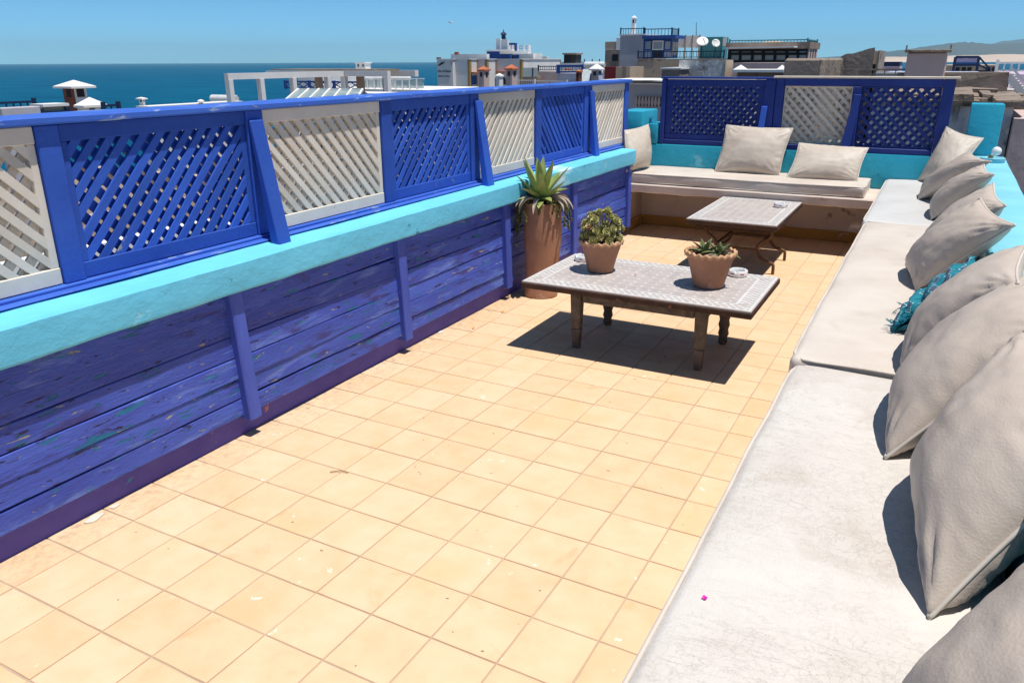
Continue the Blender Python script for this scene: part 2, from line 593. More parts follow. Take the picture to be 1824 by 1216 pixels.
def rbox(x0, x1, y0, y1, z0, z1, r, step, amp=0.0, freq=3.0, seed=0.0, crown=0.0):
    """rounded, slightly lumpy box: mattress"""
    bm = bmesh.new()

    def cuts(a, b):
        n = max(2, int((b - a - 2 * r) / step))
        edge = [a, a + r * .3, a + r * .7, a + r]
        mid = [a + r + (b - a - 2 * r) * i / n for i in range(1, n)]
        return edge + mid + [b - r, b - r * .7, b - r * .3, b]
    xs, ys, zs = cuts(x0, x1), cuts(y0, y1), cuts(z0, z1)

    def grid(A, B, fn):
        vs = [[bm.verts.new(fn(a, b)) for b in B] for a in A]
        for i in range(len(A) - 1):
            for j in range(len(B) - 1):
                bm.faces.new((vs[i][j], vs[i + 1][j], vs[i + 1][j + 1], vs[i][j + 1]))
    for zz in (z0, z1):
        grid(xs, ys, lambda a, b: (a, b, zz))
    for yy in (y0, y1):
        grid(xs, zs, lambda a, b: (a, yy, b))
    for xx in (x0, x1):
        grid(ys, zs, lambda a, b: (xx, a, b))
    bmesh.ops.remove_doubles(bm, verts=bm.verts, dist=1e-5)
    for q in bm.verts:
        p = q.co
        c = Vector((min(max(p.x, x0 + r), x1 - r), min(max(p.y, y0 + r), y1 - r), min(max(p.z, z0 + r), z1 - r)))
        d = p - c
        if d.length > 1e-6:
            # superellipse push
            d = d.normalized() * r
            p = c + d
        if crown and p.z > (z0 + z1) / 2:
            u = 2 * (p.x - x0) / (x1 - x0) - 1
            t = 2 * (p.y - y0) / (y1 - y0) - 1
            p.z += crown * max(0, 1 - u ** 4) * max(0, 1 - t ** 6)
        if amp:
            p = p + noise.noise_vector(p * freq + Vector((seed, 0, 0))) * amp + noise.noise_vector(p * freq * 4 + Vector((seed, 5, 0))) * amp * .25
        q.co = p
    bmesh.ops.recalc_face_normals(bm, faces=bm.faces)
    mb = MB()
    bm.verts.index_update()
    mb.add([v.co.copy() for v in bm.verts], [tuple(v.index for v in f.verts) for f in bm.faces])
    bm.free()
    return mb


# ------------------------------------------------------------------ terrace floor
XW, XCAP, XF = -2.73, -2.66, -2.86       # plank plane, ledge front, fence plane
floor = MB().box(-2.80, -.30, -1.4, 8.28, -.16, -.004).build('floor', 'grout')
floor['kind'] = 'structure'
pitch = .13818577 * 1.7
TA = 0.49671 - YAW          # the tile courses run a touch askew of the wall
ox, oy = -.27355 * 1.7, 1.23826 * 1.7
tile_o = Vector((_cy * ox - _sy * oy, _sy * ox + _cy * oy, 0))
tile_u, tile_v = Vector((math.cos(TA), -math.sin(TA), 0)), Vector((math.sin(TA), math.cos(TA), 0))


def clip(poly, n, d):
    out = []
    for i in range(len(poly)):
        a, b = poly[i], poly[(i + 1) % len(poly)]
        da, db = a.dot(n) - d, b.dot(n) - d
        if da >= 0:
            out.append(a)
        if (da >= 0) != (db >= 0):
            out.append(a + (b - a) * (da / (da - db)))
    return out


def tile_mesh(poly, seed, bev=.0025):
    """flat tile with eased, slightly uneven edges"""
    r = random.Random(seed)
    c = sum(poly, Vector()) / len(poly)
    top, mid = [], []
    pts = []
    for i, p in enumerate(poly):
        q = poly[(i + 1) % len(poly)]
        for t in (0.0, .33, .66):
            e = p.lerp(q, t)
            d = (c - e).normalized()
            pts.append(e + d * r.uniform(-.0006, .0011))
    n = len(pts)
    vs = [Vector((p.x, p.y, -.006)) for p in pts] + [Vector((p.x, p.y, -.0016)) for p in pts] + \
         [p + (c - p).normalized() * bev for p in pts]
    fs = []
    for k in (0, 1):
        for i in range(n):
            fs.append((k * n + i, k * n + (i + 1) % n, (k + 1) * n + (i + 1) % n, (k + 1) * n + i))
    fs.append(tuple(2 * n + i for i in range(n)))
    me = bpy.data.meshes.new('tile')
    me.from_pydata([tuple(v) for v in vs], [], fs)
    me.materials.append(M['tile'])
    return me


g = pitch / 2 - .0027
sq = [Vector((0, 0, 0)) + tile_u * a * g + tile_v * b * g for a, b in ((-1, -1), (1, -1), (1, 1), (-1, 1))]
tile_variants = [tile_mesh([p.copy() for p in sq], 100 + q) for q in range(8)]
XR_FLOOR = -.318
spots = []
for i in range(-8, 7):
    for j in range(-5, 30):
        c = tile_o + tile_u * (i + .5) * pitch + tile_v * (j + .5) * pitch
        if c.x < -2.9 or c.x > -.2 or c.y < -.6 or c.y > 8.35:
            continue
        spots.append((c.length, i, j, c))
spots.sort(key=lambda t: t[0] if t[3].y > .75 and not (t[3].y < 1.3 and t[3].x < -1.9 - t[3].y) else 90 + t[0])
far = MB()
n_t = 0
for d, i, j, c in spots:
    full = all(-2.775 < (c + p).x < XR_FLOOR and (c + p).y < 8.25 for p in sq)
    r = random.Random(i * 101 + j)
    if full:
        me = tile_variants[r.randrange(8)]
    else:
        poly = [c + p for p in sq]
        for nn, dd in ((Vector((1, 0, 0)), -2.772), (Vector((-1, 0, 0)), -XR_FLOOR), (Vector((0, -1, 0)), -8.25)):
            poly = clip(poly, nn, dd) if len(poly) > 2 else poly
        if len(poly) < 3:
            continue
        cc = sum(poly, Vector()) / len(poly)
        if max((p - cc).length for p in poly) < .03:
            continue
        me = tile_mesh([p - c for p in poly], i * 31 + j, .0015)
    if n_t < 300:
        o = bpy.data.objects.new('tile', me)
        o.location = c + Vector((0, 0, r.uniform(-.0008, .0008)))
        o.rotation_euler = (r.uniform(-.002, .002), r.uniform(-.002, .002), r.uniform(-.004, .004))
        link(o, floor)
        n_t += 1
    else:
        far.add([Vector(v.co) + c for v in me.vertices], [tuple(p.vertices) for p in me.polygons])
if far.v:
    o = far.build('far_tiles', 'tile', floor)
    o['kind'] = 'stuff'

slab = MB().box(-3.05, 5.5, -6.0, 8.32, -11, -.17).build('own_building', 'bg_tan')
slab['kind'] = 'structure'

# ------------------------------------------------------------------ left parapet: plinth, planks, battens, ledge
pw = thing('parapet_wall', 'low parapet wall of peeling violet-blue planks under a thick aqua plaster ledge', 'wall', (-2.85, 3.5, 0))
rough_bar_y(MB(), [(-3.02, 0.0), (-2.768, 0.0), (-2.766, .06), (-2.768, .15), (-2.80, .16), (-2.80, .72), (-3.02, .72)], -1.2, 7.62, 90, .004).build('plinth', 'plinth', pw, smooth=True)
bat_y = [.05, 1.06, 2.41, 3.68, 4.985, 6.205, 7.56]
seams = [.118, .205, .305, .408, .512, .615, .735]
for b0, b1 in zip(bat_y[:-1], bat_y[1:]):
    for z0, z1 in zip(seams[:-1], seams[1:]):
        r = random.Random(int(b0 * 100 + z0 * 1000))
        d0, d1 = r.uniform(-.006, .006), r.uniform(-.006, .006)
        pr = XW + r.uniform(-.004, .004)
        t = r.uniform(.0005, .0045)     # each board tilts a little, its lower edge proud of the next
        mb = MB()
        ny = 12
        k = len(mb.v)
        for q in range(ny + 1):
            y = b0 + (b1 - b0) * q / ny
            e0 = .003 * noise.noise(Vector((y * 3, z0 * 50, 1))) + d0 * (1 - q / ny) + d1 * q / ny
            e1 = .003 * noise.noise(Vector((y * 3, z1 * 50, 7))) + d0 * (1 - q / ny) + d1 * q / ny
            zz0 = z0 + e0 + .0016
            zz1 = z1 + e1 - .0012
            xw = .003 * noise.noise(Vector((y * 2, z0 * 31, 3)))
            mb.v += [Vector(p) for p in ((-2.79, y, zz0), (pr + t + xw - .003, y, zz0), (pr + t + xw, y, zz0 + .004), (pr + xw, y, zz1 - .004), (pr + xw - .003, y, zz1), (-2.79, y, zz1))]
        for q in range(ny):
            for j in range(6):
                mb.f.append((k + q * 6 + j, k + q * 6 + (j + 1) % 6, k + (q + 1) * 6 + (j + 1) % 6, k + (q + 1) * 6 + j))
        mb.f.append(tuple(k + j for j in range(6)))
        mb.f.append(tuple(k + ny * 6 + j for j in range(6)))
        mb.build('plank', 'plank', pw, smooth=True, ang=25)
for y in bat_y:
    lean = .012
    mb = MB()
    mb.hexa([(-2.76, y - .035 + lean, .09), (-2.69, y - .035 + lean, .09), (-2.69, y + .04 + lean, .09), (-2.76, y + .04 + lean, .09),
             (-2.76, y - .04 - lean, .755), (-2.695, y - .04 - lean, .755), (-2.695, y + .035 - lean, .755), (-2.76, y + .035 - lean, .755)])
    mb.build('batten', 'batten', pw, bevel=.006, seg=1)
prof = [(-3.06, .735), (-2.70, .728), (-2.668, .731), (-2.660, .742), (-2.657, .80), (-2.659, .862), (-2.670, .872), (-2.78, .876), (-2.84, .880), (-3.06, .885)]
rough_bar_y(MB(), prof, -1.2, 7.58, 260, .0045, 2.2).build('ledge', 'aqua', pw, smooth=True, ang=24)
MB().box(-3.05, -2.80, -1.2, 7.62, .885, .892).build('painted_strip', 'blue_rail', pw, bevel=.003)

# ------------------------------------------------------------------ lattice fences


def lattice(fence, axis, plane, a0, a1, z0, z1, colour, front, spacing=.0525, width=.030, back_colour=None, stile=.030, top=.062, bot=.062, ang=47, out=1):
    """one framed panel; axis 'Y' = runs along Y and faces +X, 'X' = runs along X and faces -Y. front '/' or chr(92)"""
    def P(a, dep, z):     # dep>0 = towards the terrace
        return (plane + dep * 1.0, a, z) if axis == 'Y' else (a, plane - dep, z)
    mb = MB()

    def brd(aa, ab, za, zb, d0, d1):
        p, q = P(aa, d0, za), P(ab, d1, zb)
        mb.box(p[0], q[0], p[1], q[1], za, zb)
    rr = random.Random(int(a0 * 977) + 5)
    brd(a0, a1, z1 - top, z1, -.045, -.004)
    brd(a0, a1, z0, z0 + bot, -.045, -.006)
    brd(a0, a0 + stile, z0 + bot, z1 - top, -.045, -.010)
    brd(a1 - stile, a1, z0 + bot, z1 - top, -.045, -.010)
    fr = mb.build('panel_frame', colour, fence, bevel=.003)
    ia0, ia1, iz0, iz1 = a0 + stile - .004, a1 - stile + .004, z0 + bot - .004, z1 - top + .004
    for layer in (0, 1):
        sgn = (1 if front == '/' else -1) * (1 if layer == 0 else -1)
        th = math.radians(ang + rr.uniform(-1, 1))
        d = Vector((math.cos(th), sgn * math.sin(th), 0))       # in (a, z)
        nrm0 = nrm = Vector((-d.y, d.x, 0))
        mid_ = Vector(((ia0 + ia1) / 2, (iz0 + iz1) / 2, 0))
        rect = [Vector((ia0, iz0, 0)), Vector((ia1, iz0, 0)), Vector((ia1, iz1, 0)), Vector((ia0, iz1, 0))]
        ps = [p.dot(nrm) for p in rect]
        lim_ = max(ps)
        q = min(ps) + spacing * rr.uniform(.2, .6)
        d0 = -.011 if layer == 0 else -.0315
        while q < lim_:
            ww = width * rr.uniform(.93, 1.07) * (1 if layer == 0 else 1.2)
            off = q + rr.uniform(-.0035, .0035)
            tw = math.radians(rr.gauss(0, .4))
            nrm = Vector((nrm0.x * math.cos(tw) - nrm0.y * math.sin(tw), nrm0.x * math.sin(tw) + nrm0.y * math.cos(tw), 0))
            off += mid_.dot(nrm - nrm0)
            poly = clip([p.copy() for p in rect], nrm, off - ww / 2)
            poly = clip(poly, -nrm, -(off + ww / 2)) if len(poly) > 2 else []
            if len(poly) > 2 and max((p - poly[0]).length for p in poly) > .03:
                s = MB()
                m = len(poly)
                vs = [P(p.x, d0, p.y) for p in poly] + [P(p.x, d0 - .012, p.y) for p in poly]
                fs = [tuple(range(m)), tuple(reversed(range(m, 2 * m)))] + [(i, (i + 1) % m, m + (i + 1) % m, m + i) for i in range(m)]
                s.add(vs, fs)
                s.build('slat', colour if layer == 0 else (back_colour or colour), fr, bevel=.0016)
            q += spacing * rr.uniform(.96, 1.04)
    return fr


fl = thing('lattice_fence', 'long blue and white lattice fence on the aqua ledge facing the sea', 'fence', (-2.86, 3.5, .89))
posts = [(.72, .82), (1.735, 1.825), (2.735, 2.842), (3.757, 3.856), (4.755, 4.868), (5.751, 5.851), (6.735, 6.90), (7.757, 7.86)]
panel_spec = [('blue', '/'), ('white', chr(92)), ('blue', '/'), ('white', chr(92)), ('blue', '/'), ('white', '/'), ('blue', chr(92)), ('white', '/')]
rough_bar_y(MB(), [(-2.965, 1.490), (-2.842, 1.490), (-2.834, 1.497), (-2.834, 1.514), (-2.842, 1.522), (-2.965, 1.524)], -.4, 7.875, 160, .0022, 2.5).build('top_rail', 'blue_rail', fl, smooth=True, ang=40)
MB().box(-2.95, -2.845, -.4, 7.87, .892, .905).build('bottom_rail', 'blue_rail', fl, bevel=.003)
for q, (a, b) in enumerate(posts):
    MB().box(-2.935, XF + .002 * (q % 2), a + .001, b - .001, .905, 1.490).build('post', 'blue', fl, bevel=.005)
ends = [(-.25, .72)] + [(posts[i][1], posts[i + 1][0]) for i in range(7)]
for (a, b), (c, f) in zip(ends, panel_spec):
    sp = .0555
    lattice(fl, 'Y', XF - .004, a + .002, b - .002, .908, 1.488, c, f, sp, .0285 if c == 'blue' else .0275)
for (yy, xf) in ((2.765, -2.735), (4.825, -2.755), (6.845, -2.775)):
    mb = MB()
    wd = .042
    mb.hexa([(xf - .045, yy - wd, .872), (xf + .012, yy - wd, .872), (xf + .012, yy + wd, .872), (xf - .045, yy + wd, .872),
             (XF - .0, yy - wd + .015, 1.445), (XF + .020, yy - wd + .015, 1.445), (XF + .020, yy + wd + .015, 1.445), (XF - .0, yy + wd + .015, 1.445)])
    mb.build('brace', 'blue', fl, bevel=.005)

# ------------------------------------------------------------------ back wall, bench niche and back fence
CUR[0] = 1.0185
bw = thing('back_wall', 'low aqua wall with a stepped corner behind the corner bench', 'wall', (-1.2, 8.2, 0))
MB().box(-3.05, .05, 8.10, 8.42, .40, .880).build('wall_body', 'aqua_wall', bw, bevel=.012, seg=2, smooth=True)
MB().box(-2.98, -2.72, 7.90, 8.40, .881, 1.215).build('step', 'aqua_wall', bw, bevel=.014, seg=2, smooth=True)
MB().box(-2.719, -2.615, 8.095, 8.38, .881, 1.085).build('step', 'aqua_wall', bw, bevel=.014, seg=2, smooth=True)
MB().box(.052, .30, 8.16, 8.40, .40, 1.055).build('wall_body', 'aqua_wall', bw, bevel=.012, seg=2, smooth=True)
pl = thing('aqua_pillar', 'square aqua-painted pillar at the end of the back wall', 'pillar', (.31, 8.25, .4))
MB().box(.185, .435, 8.10, 8.36, .40, 1.335).build('shaft', 'aqua_wall', pl, bevel=.01, seg=2, smooth=True)

bb = thing('masonry_bench', 'cream masonry bench with a hollow front below the back wall', 'bench', (-1.5, 7.9, 0))
rb = MB()
prof_n = 40
k0 = len(rb.v)
for i in range(prof_n + 1):       # lip with a ragged lower edge
    x = -2.83 + (2.83 - .36) * i / prof_n
    e = .010 * noise.noise(Vector((x * 4, 2, 0))) + .006 * noise.noise(Vector((x * 13, 5, 0)))
    rb.v += [Vector(p) for p in ((x, 8.09, .47), (x, 7.47, .470 + e), (x, 7.452, .480 + e), (x, 7.448, .545), (x, 7.462, .558), (x, 8.09, .560))]
for i in range(prof_n):
    for j in range(6):
        rb.f.append((k0 + i * 6 + j, k0 + i * 6 + (j + 1) % 6, k0 + (i + 1) * 6 + (j + 1) % 6, k0 + (i + 1) * 6 + j))
rb.f += [tuple(k0 + j for j in range(6)), tuple(k0 + prof_n * 6 + j for j in range(6))]
rb.build('seat_slab', 'lime', bb, smooth=True)
CUR[0] = 1.0
MB().box(-2.83, -.30, 8.26, 8.40, 0, .447).build('back_panel', 'lime', bb)
MB().box(-3.0, -2.80, 7.62, 8.26, 0, .446).build('side_panel', 'lime', bb, bevel=.012, seg=2, smooth=True)
MB().box(-2.80, -.32, 8.235, 8.258, 0.001, .105).build('skirting', 'ochre', bb, bevel=.006)
MB().box(-2.798, -2.775, 7.63, 8.23, 0.001, .105).build('skirting', 'ochre', bb, bevel=.006)
CUR[0] = 1.0185

fb = thing('lattice_fence', 'shaded dark blue framed lattice screen of narrow openings above the corner bench', 'fence', (-2.07, 8.15, .88))
MB().box(-2.60, -2.555, 8.105, 8.175, .882, 1.522).build('post', 'shaded_blue', fb, bevel=.005)
MB().box(-1.575, -1.475, 8.100, 8.175, .882, 1.522).build('post', 'shaded_blue', fb, bevel=.005)
MB().box(-2.61, -1.475, 8.095, 8.18, 1.523, 1.545).build('top_rail', 'shaded_blue', fb, bevel=.005)
MB().box(-2.555, -1.577, 8.11, 8.17, .882, .930).build('bottom_rail', 'shaded_blue', fb, bevel=.005)
lattice(fb, 'X', 8.125, -2.553, -1.577, .932, 1.520, 'shaded_blue', chr(92), .0555, .029, stile=.06, top=.07, bot=.055)
mb = MB()
mb.hexa([(-1.60, 8.02, .93), (-1.545, 8.02, .93), (-1.545, 8.06, .93), (-1.60, 8.06, .93), (-1.585, 8.075, 1.28), (-1.53, 8.075, 1.28), (-1.53, 8.099, 1.28), (-1.585, 8.099, 1.28)])
mb.build('brace', 'blue', fb, bevel=.004)

fc = thing('lattice_fence', 'blue framed screen with a white and a blue lattice half beside the pillar', 'fence', (-.7, 8.15, .88))
MB().box(-1.470, -1.395, 8.10, 8.175, .882, 1.535).build('post', 'shaded_blue', fc, bevel=.005)
MB().box(-.06, .035, 8.10, 8.175, .882, 1.535).build('post', 'shaded_blue', fc, bevel=.005)
MB().box(-.785, -.715, 8.085, 8.165, .932, 1.468).build('post', 'shaded_blue', fc, bevel=.005)
MB().box(-1.393, -.062, 8.10, 8.17, 1.470, 1.535).build('head_rail', 'shaded_blue', fc, bevel=.004)
MB().box(-1.50, .065, 8.085, 8.185, 1.537, 1.556).build('top_rail', 'white', fc, bevel=.004)
MB().box(-1.393, -.062, 8.105, 8.17, .882, .930).build('bottom_rail', 'shaded_blue', fc, bevel=.005)
lattice(fc, 'X', 8.125, -1.393, -.787, .932, 1.468, 'white', chr(92), .0585, .025, stile=.012, top=.014, bot=.02, ang=45)
lattice(fc, 'X', 8.125, -.713, -.062, .932, 1.468, 'shaded_blue', chr(92), .0585, .025, stile=.012, top=.014, bot=.02, ang=45)
mb = MB()
mb.hexa([(-.825, 7.985, .885), (-.745, 7.985, .885), (-.745, 8.03, .885), (-.825, 8.03, .885), (-.765, 8.05, 1.40), (-.705, 8.05, 1.40), (-.705, 8.083, 1.40), (-.765, 8.083, 1.40)])
mb.build('brace', 'shaded_blue', fc, bevel=.004)

# ------------------------------------------------------------------ right bench and wall
rw = thing('side_wall', 'pale aqua side wall topped by a broad flat ledge behind the leaning cushions', 'wall', (.4, 3.5, 0))
MB().box(.285, .47, -1.4, 8.09, -.15, .855).build('wall_body', 'aqua_wall', rw)
rough_bar_y(MB(), [(.262, .845), (.50, .845), (.512, .86), (.512, .888), (.50, .902), (.275, .902), (.262, .888)], -1.4, 8.085, 120, .003).build('ledge', 'aqua_light', rw, smooth=True, ang=50)
rbn = thing('masonry_bench', 'long cream masonry bench under the mattresses along the side wall', 'bench', (0, 3.3, 0))
MB().box(-.315, .283, -1.4, 8.085, -.1, .548).build('seat_block', 'lime', rbn, bevel=.01)
MB().box(-.328, -.3155, -1.4, 7.44, .001, .10).build('skirting', 'ochre', rbn, bevel=.004)


def mattress(label, mat, x0, x1, y0, y1, z0, z1, seed, crown=.012, amp=.006, pip_bottom=True, step=.035):
    t = thing('mattress', label, 'mattress', ((x0 + x1) / 2, (y0 + y1) / 2, z0))
    r = .03
    mb = rbox(x0, x1, y0, y1, z0, z1, r, step, amp, 3.2, seed, crown)
    c = mb.build('cover', mat, t, smooth=True, ang=180)

    def ring(z):
        pts = []
        e = .0035
        for (a, b, m) in (((x0, y0), (x1, y0), 14), ((x1, y0), (x1, y1), 40), ((x1, y1), (x0, y1), 14), ((x0, y1), (x0, y0), 40)):
            for i in range(m):
                f = i / m
                x, y = a[0] + (b[0] - a[0]) * f, a[1] + (b[1] - a[1]) * f
                x = min(max(x, x0 + e), x1 - e)
                y = min(max(y, y0 + e), y1 - e)
                p = Vector((x, y, z))
                pts.append(p + noise.noise_vector(p * 3.2 + Vector((seed, 0, 0))) * amp)
        # round the four corners
        for _ in range(2):
            pts = [(pts[i - 1] + pts[i] * 2 + pts[(i + 1) % len(pts)]) / 4 for i in range(len(pts))]
        return pts
    MB().tube(ring(z1 - .0085), .0055, 6, closed=True).build('piping', 'piping', t, smooth=True, ang=180)
    if pip_bottom:
        MB().tube(ring(z0 + .0085), .0055, 6, closed=True).build('piping', 'piping', t, smooth=True, ang=180)
    return t


mattress('cracked white leather mattress with fine crazing and dark pinholes on the long bench', 'cracked', -.355, .27, .05, 2.86, .548, .650, 1.0)
mattress('smooth cream leather mattress in the middle of the long bench under the teal textile', 'cream', -.375, .275, 2.88, 5.80, .551, .664, 2.0)
mattress('short off-white mattress at the corner end of the long bench', 'offwhite', -.395, .275, 5.81, 8.08, .551, .662, 3.0)
mattress('narrow pale leather bench pad on the hollow bench below the lattice screens', 'cream', -2.765, -.52, 7.462, 8.09, .561, .658, 4.0, .006)

# ------------------------------------------------------------------ pillows


def pillow(label, bn, bf, tf, tn, t, mat='pillow', seed=0, n=44, group=None, name='cushion', pinch=.085, puck=1.0, pipe=True, front=None):
    bn, bf, tf, tn = map(Vector, (bn, bf, tf, tn))
    c = (bn + bf + tf + tn) / 4
    base = Vector((c.x, c.y, min(bn.z, bf.z)))
    T = thing(name, label, 'cushion', base, group)
    N = ((bf - bn) + (tf - tn)).cross((tn - bn) + (tf - bf)).normalized()
    if N.dot(front or Vector((-1, -.4, .5))) < 0:
        N = -N
    sd = seed * 7.3 + 1.1

    def at(u, v):
        uu = u * (1 - pinch * (1 - v * v) ** 1.2)
        vv = v * (1 - pinch * (1 - u * u) ** 1.2)
        a, b = (uu + 1) / 2, (vv + 1) / 2
        p = bn.lerp(bf, a).lerp(tn.lerp(tf, a), b)
        return p
    us = [math.sin(math.pi / 2 * (-1 + 2 * i / n)) * .55 + (-1 + 2 * i / n) * .45 for i in range(n + 1)]
    mb = MB()
    idx = {}
    for s in (1, -1):
        for i, u in enumerate(us):
            for j, v in enumerate(us):
                edge = i in (0, n) or j in (0, n)
                if edge and s == -1:
                    idx[s, i, j] = idx[1, i, j]
                    continue
                p = at(u, v)
                pu, pv = max(0, 1 - u * u), max(0, 1 - v * v)
                h = t / 2 * (pu ** .50) * (pv ** .50) * (1.0 if s == 1 else .85)
                # sag: fuller towards the bottom
                h *= 1 + .12 * (-v)
                q = Vector((u * 1.3 + sd, v * 1.3, s * 2.0))
                h += t * (.055 * noise.noise(q * 1.2) + .018 * noise.noise(q * 2.6)) * (pu * pv) ** .4
                # puckers running in from the seams
                eu, ev = 1 - abs(u), 1 - abs(v)
                w1 = math.exp(-eu / .16) * math.sin(v * 21 + 4 * noise.noise(Vector((v * 3 + sd, s, u * 1.5))) * 1.6) * min(1, eu / .05)
                w2 = math.exp(-ev / .16) * math.sin(u * 21 + 4 * noise.noise(Vector((u * 3, s + sd, v * 1.5))) * 1.6) * min(1, ev / .05)
                # folds that fan out of the corners
                cr = 0.0
                for cu in (-1, 1):
                    for cv in (-1, 1):
                        du, dv = u - cu, v - cv
                        rr = math.hypot(du, dv)
                        if .05 < rr < .95:
                            a = math.atan2(abs(dv), abs(du))
                            cr += math.sin(a * 15 + sd + 3 * noise.noise(Vector((rr * 2, cu + sd, cv)))) * math.exp(-((rr - .33) / .22) ** 2)
                amp = t * .026 * puck * (.35 + .9 * abs(noise.noise(Vector((u * 1.4, v * 1.4, sd)))))
                h += amp * (w1 + w2) + t * .022 * puck * cr * (pu * pv) ** .15
                h += t * .012 * puck * noise.noise(Vector((u * 7 + sd, v * 7, s)))
                idx[s, i, j] = len(mb.v)
                mb.v.append(p + N * (s * max(h, 0) if not edge else 0))
    for s in (1, -1):
        for i in range(n):
            for j in range(n):
                f = (idx[s, i, j], idx[s, i + 1, j], idx[s, i + 1, j + 1], idx[s, i, j + 1])
                mb.f.append(f if s == 1 else f[::-1])
    o = mb.build('cover', mat, T, smooth=True, ang=180)
    if pipe:
        ring = [at(u, -1) for u in us[:-1]] + [at(1, v) for v in us[:-1]] + [at(u, 1) for u in us[:0:-1]] + [at(-1, v) for v in us[:0:-1]]
        MB().tube(ring, .0050, 6, closed=True).build('piping', 'piping', T, smooth=True, ang=180)
    return T


GP = 'beige cushions leaning along the side wall'
pillow('large beige cushion filling the near end of the cracked mattress', (.17, .66, .66), (.075, 1.18, .66), (.29, 1.37, 1.03), (.44, .80, 1.03), .25, 'pillow', 9, group=GP)
pillow('big beige cushion standing on edge with its bluish shaded back showing', (.125, 1.50, .665), (.09, 2.08, .665), (.265, 2.30, 1.04), (.40, 1.68, 1.04), .27, 'pillow', 8, group=GP)
pillow('beige cushion overlapping the joint of the cracked and cream mattresses', (.00, 2.18, .665), (.0, 2.74, .665), (.31, 2.86, 1.07), (.35, 2.25, 1.06), .24, 'pillow', 7, group=GP)
pillow('beige cushion leaning on the teal textile', (.0, 2.87, .672), (.05, 3.42, .672), (.325, 3.26, 1.08), (.27, 2.72, 1.065), .23, 'pillow', 6, group=GP)
pillow('beige cushion just past the teal textile with a sharp upper corner', (.0, 4.02, .675), (-.06, 4.48, .675), (.20, 4.24, 1.09), (.325, 3.82, 1.05), .22, 'pillow', 5, group=GP)
pillow('beige cushion half hidden behind its neighbour where cream and off-white mattresses meet', (.02, 4.62, .675), (.01, 5.15, .675), (.275, 4.82, 1.09), (.32, 4.40, 1.04), .21, 'pillow', 4, group=GP)
pillow('beige cushion on the off-white mattress leaning on another in front of it', (.02, 6.0, .675), (.01, 6.5, .675), (.27, 6.05, 1.05), (.325, 5.78, 1.02), .20, 'pillow', 3, group=GP)
pillow('flattened beige cushion next to the upright corner cushion', (-.09, 6.86, .675), (-.06, 7.35, .675), (.19, 6.75, 1.06), (.325, 6.35, 1.04), .19, 'pillow', 2, group=GP)
pillow('upright beige cushion in the corner against the aqua pillar', (.13, 7.62, .675), (-.13, 8.0, .675), (.02, 8.06, 1.14), (.315, 7.98, 1.06), .18, 'pillow2', 1, group=GP, front=Vector((-.3, -1, .3)))
pillow('square stained beige cushion below the narrow dark blue lattice', (-1.93, 7.86, .665), (-1.31, 7.83, .665), (-1.265, 8.05, 1.085), (-1.90, 8.06, 1.095), .19, 'pillow2', 10, pinch=.05, front=Vector((0, -1, .3)))
pillow('low wide beige cushion below the white lattice half', (-1.225, 7.74, .665), (-.615, 7.78, .665), (-.58, 8.03, .935), (-1.19, 8.02, .955), .17, 'pillow2', 11, pinch=.05, front=Vector((0, -1, .5)))
pillow('plump cream cushion propped in the corner by the long blue and white fence', (-2.67, 7.36, .675), (-2.60, 7.86, .675), (-2.705, 8.06, 1.075), (-2.775, 7.55, 1.05), .20, 'pillow2', 12, pinch=.05, front=Vector((1, -.4, .2)))

# teal textile


def textile_mat():
    m, nt, b = newmat('teal_woven_textile')
    k = NT(nt)
    v = k.coords('UV', (1, 1, 1))
    sx = k.n("ShaderNodeSeparateXYZ")
    k.l(v, sx.inputs[0])
    base = k.mix(k.ramp(k.noise(k.coords('Object'), 40, 4), .35, .65), (.004, .22, .28), (.006, .145, .20))
    # stepped diamonds
    fx = k.math('ABSOLUTE', k.math('SUBTRACT', k.math('FRACT', k.math('MULTIPLY', sx.outputs[0], 5.0)), .5))
    fy = k.math('ABSOLUTE', k.math('SUBTRACT', k.math('FRACT', k.math('MULTIPLY', sx.outputs[1], 3.0)), .5))
    dsum = k.math('ADD', fx, fy)
    dia = k.ramp(dsum, .30, .33, 1, 0)
    chk = k.n("ShaderNodeTexChecker")
    k.l(v, chk.inputs[0])
    chk.inputs['Scale'].default_value = 46
    col = k.mix(k.math('MULTIPLY', dia, chk.outputs[1]), base, (.11, .025, .10))
    line = k.math('MULTIPLY', k.ramp(dsum, .36, .38), k.ramp(dsum, .41, .43, 1, 0))
    dash = k.ramp(k.noise(k.coords('Object'), 90, 2), .45, .5)
    col = k.mix(k.math('MULTIPLY', line, dash), col, (.62, .68, .66))
    k.l(col, b.inputs['Base Color'])
    b.inputs['Roughness'].default_value = .9
    wv = k.noise(k.coords('Object'), 160, 3)
    k.l(k.bump(wv, .6, .003), b.inputs['Normal'])
    return m


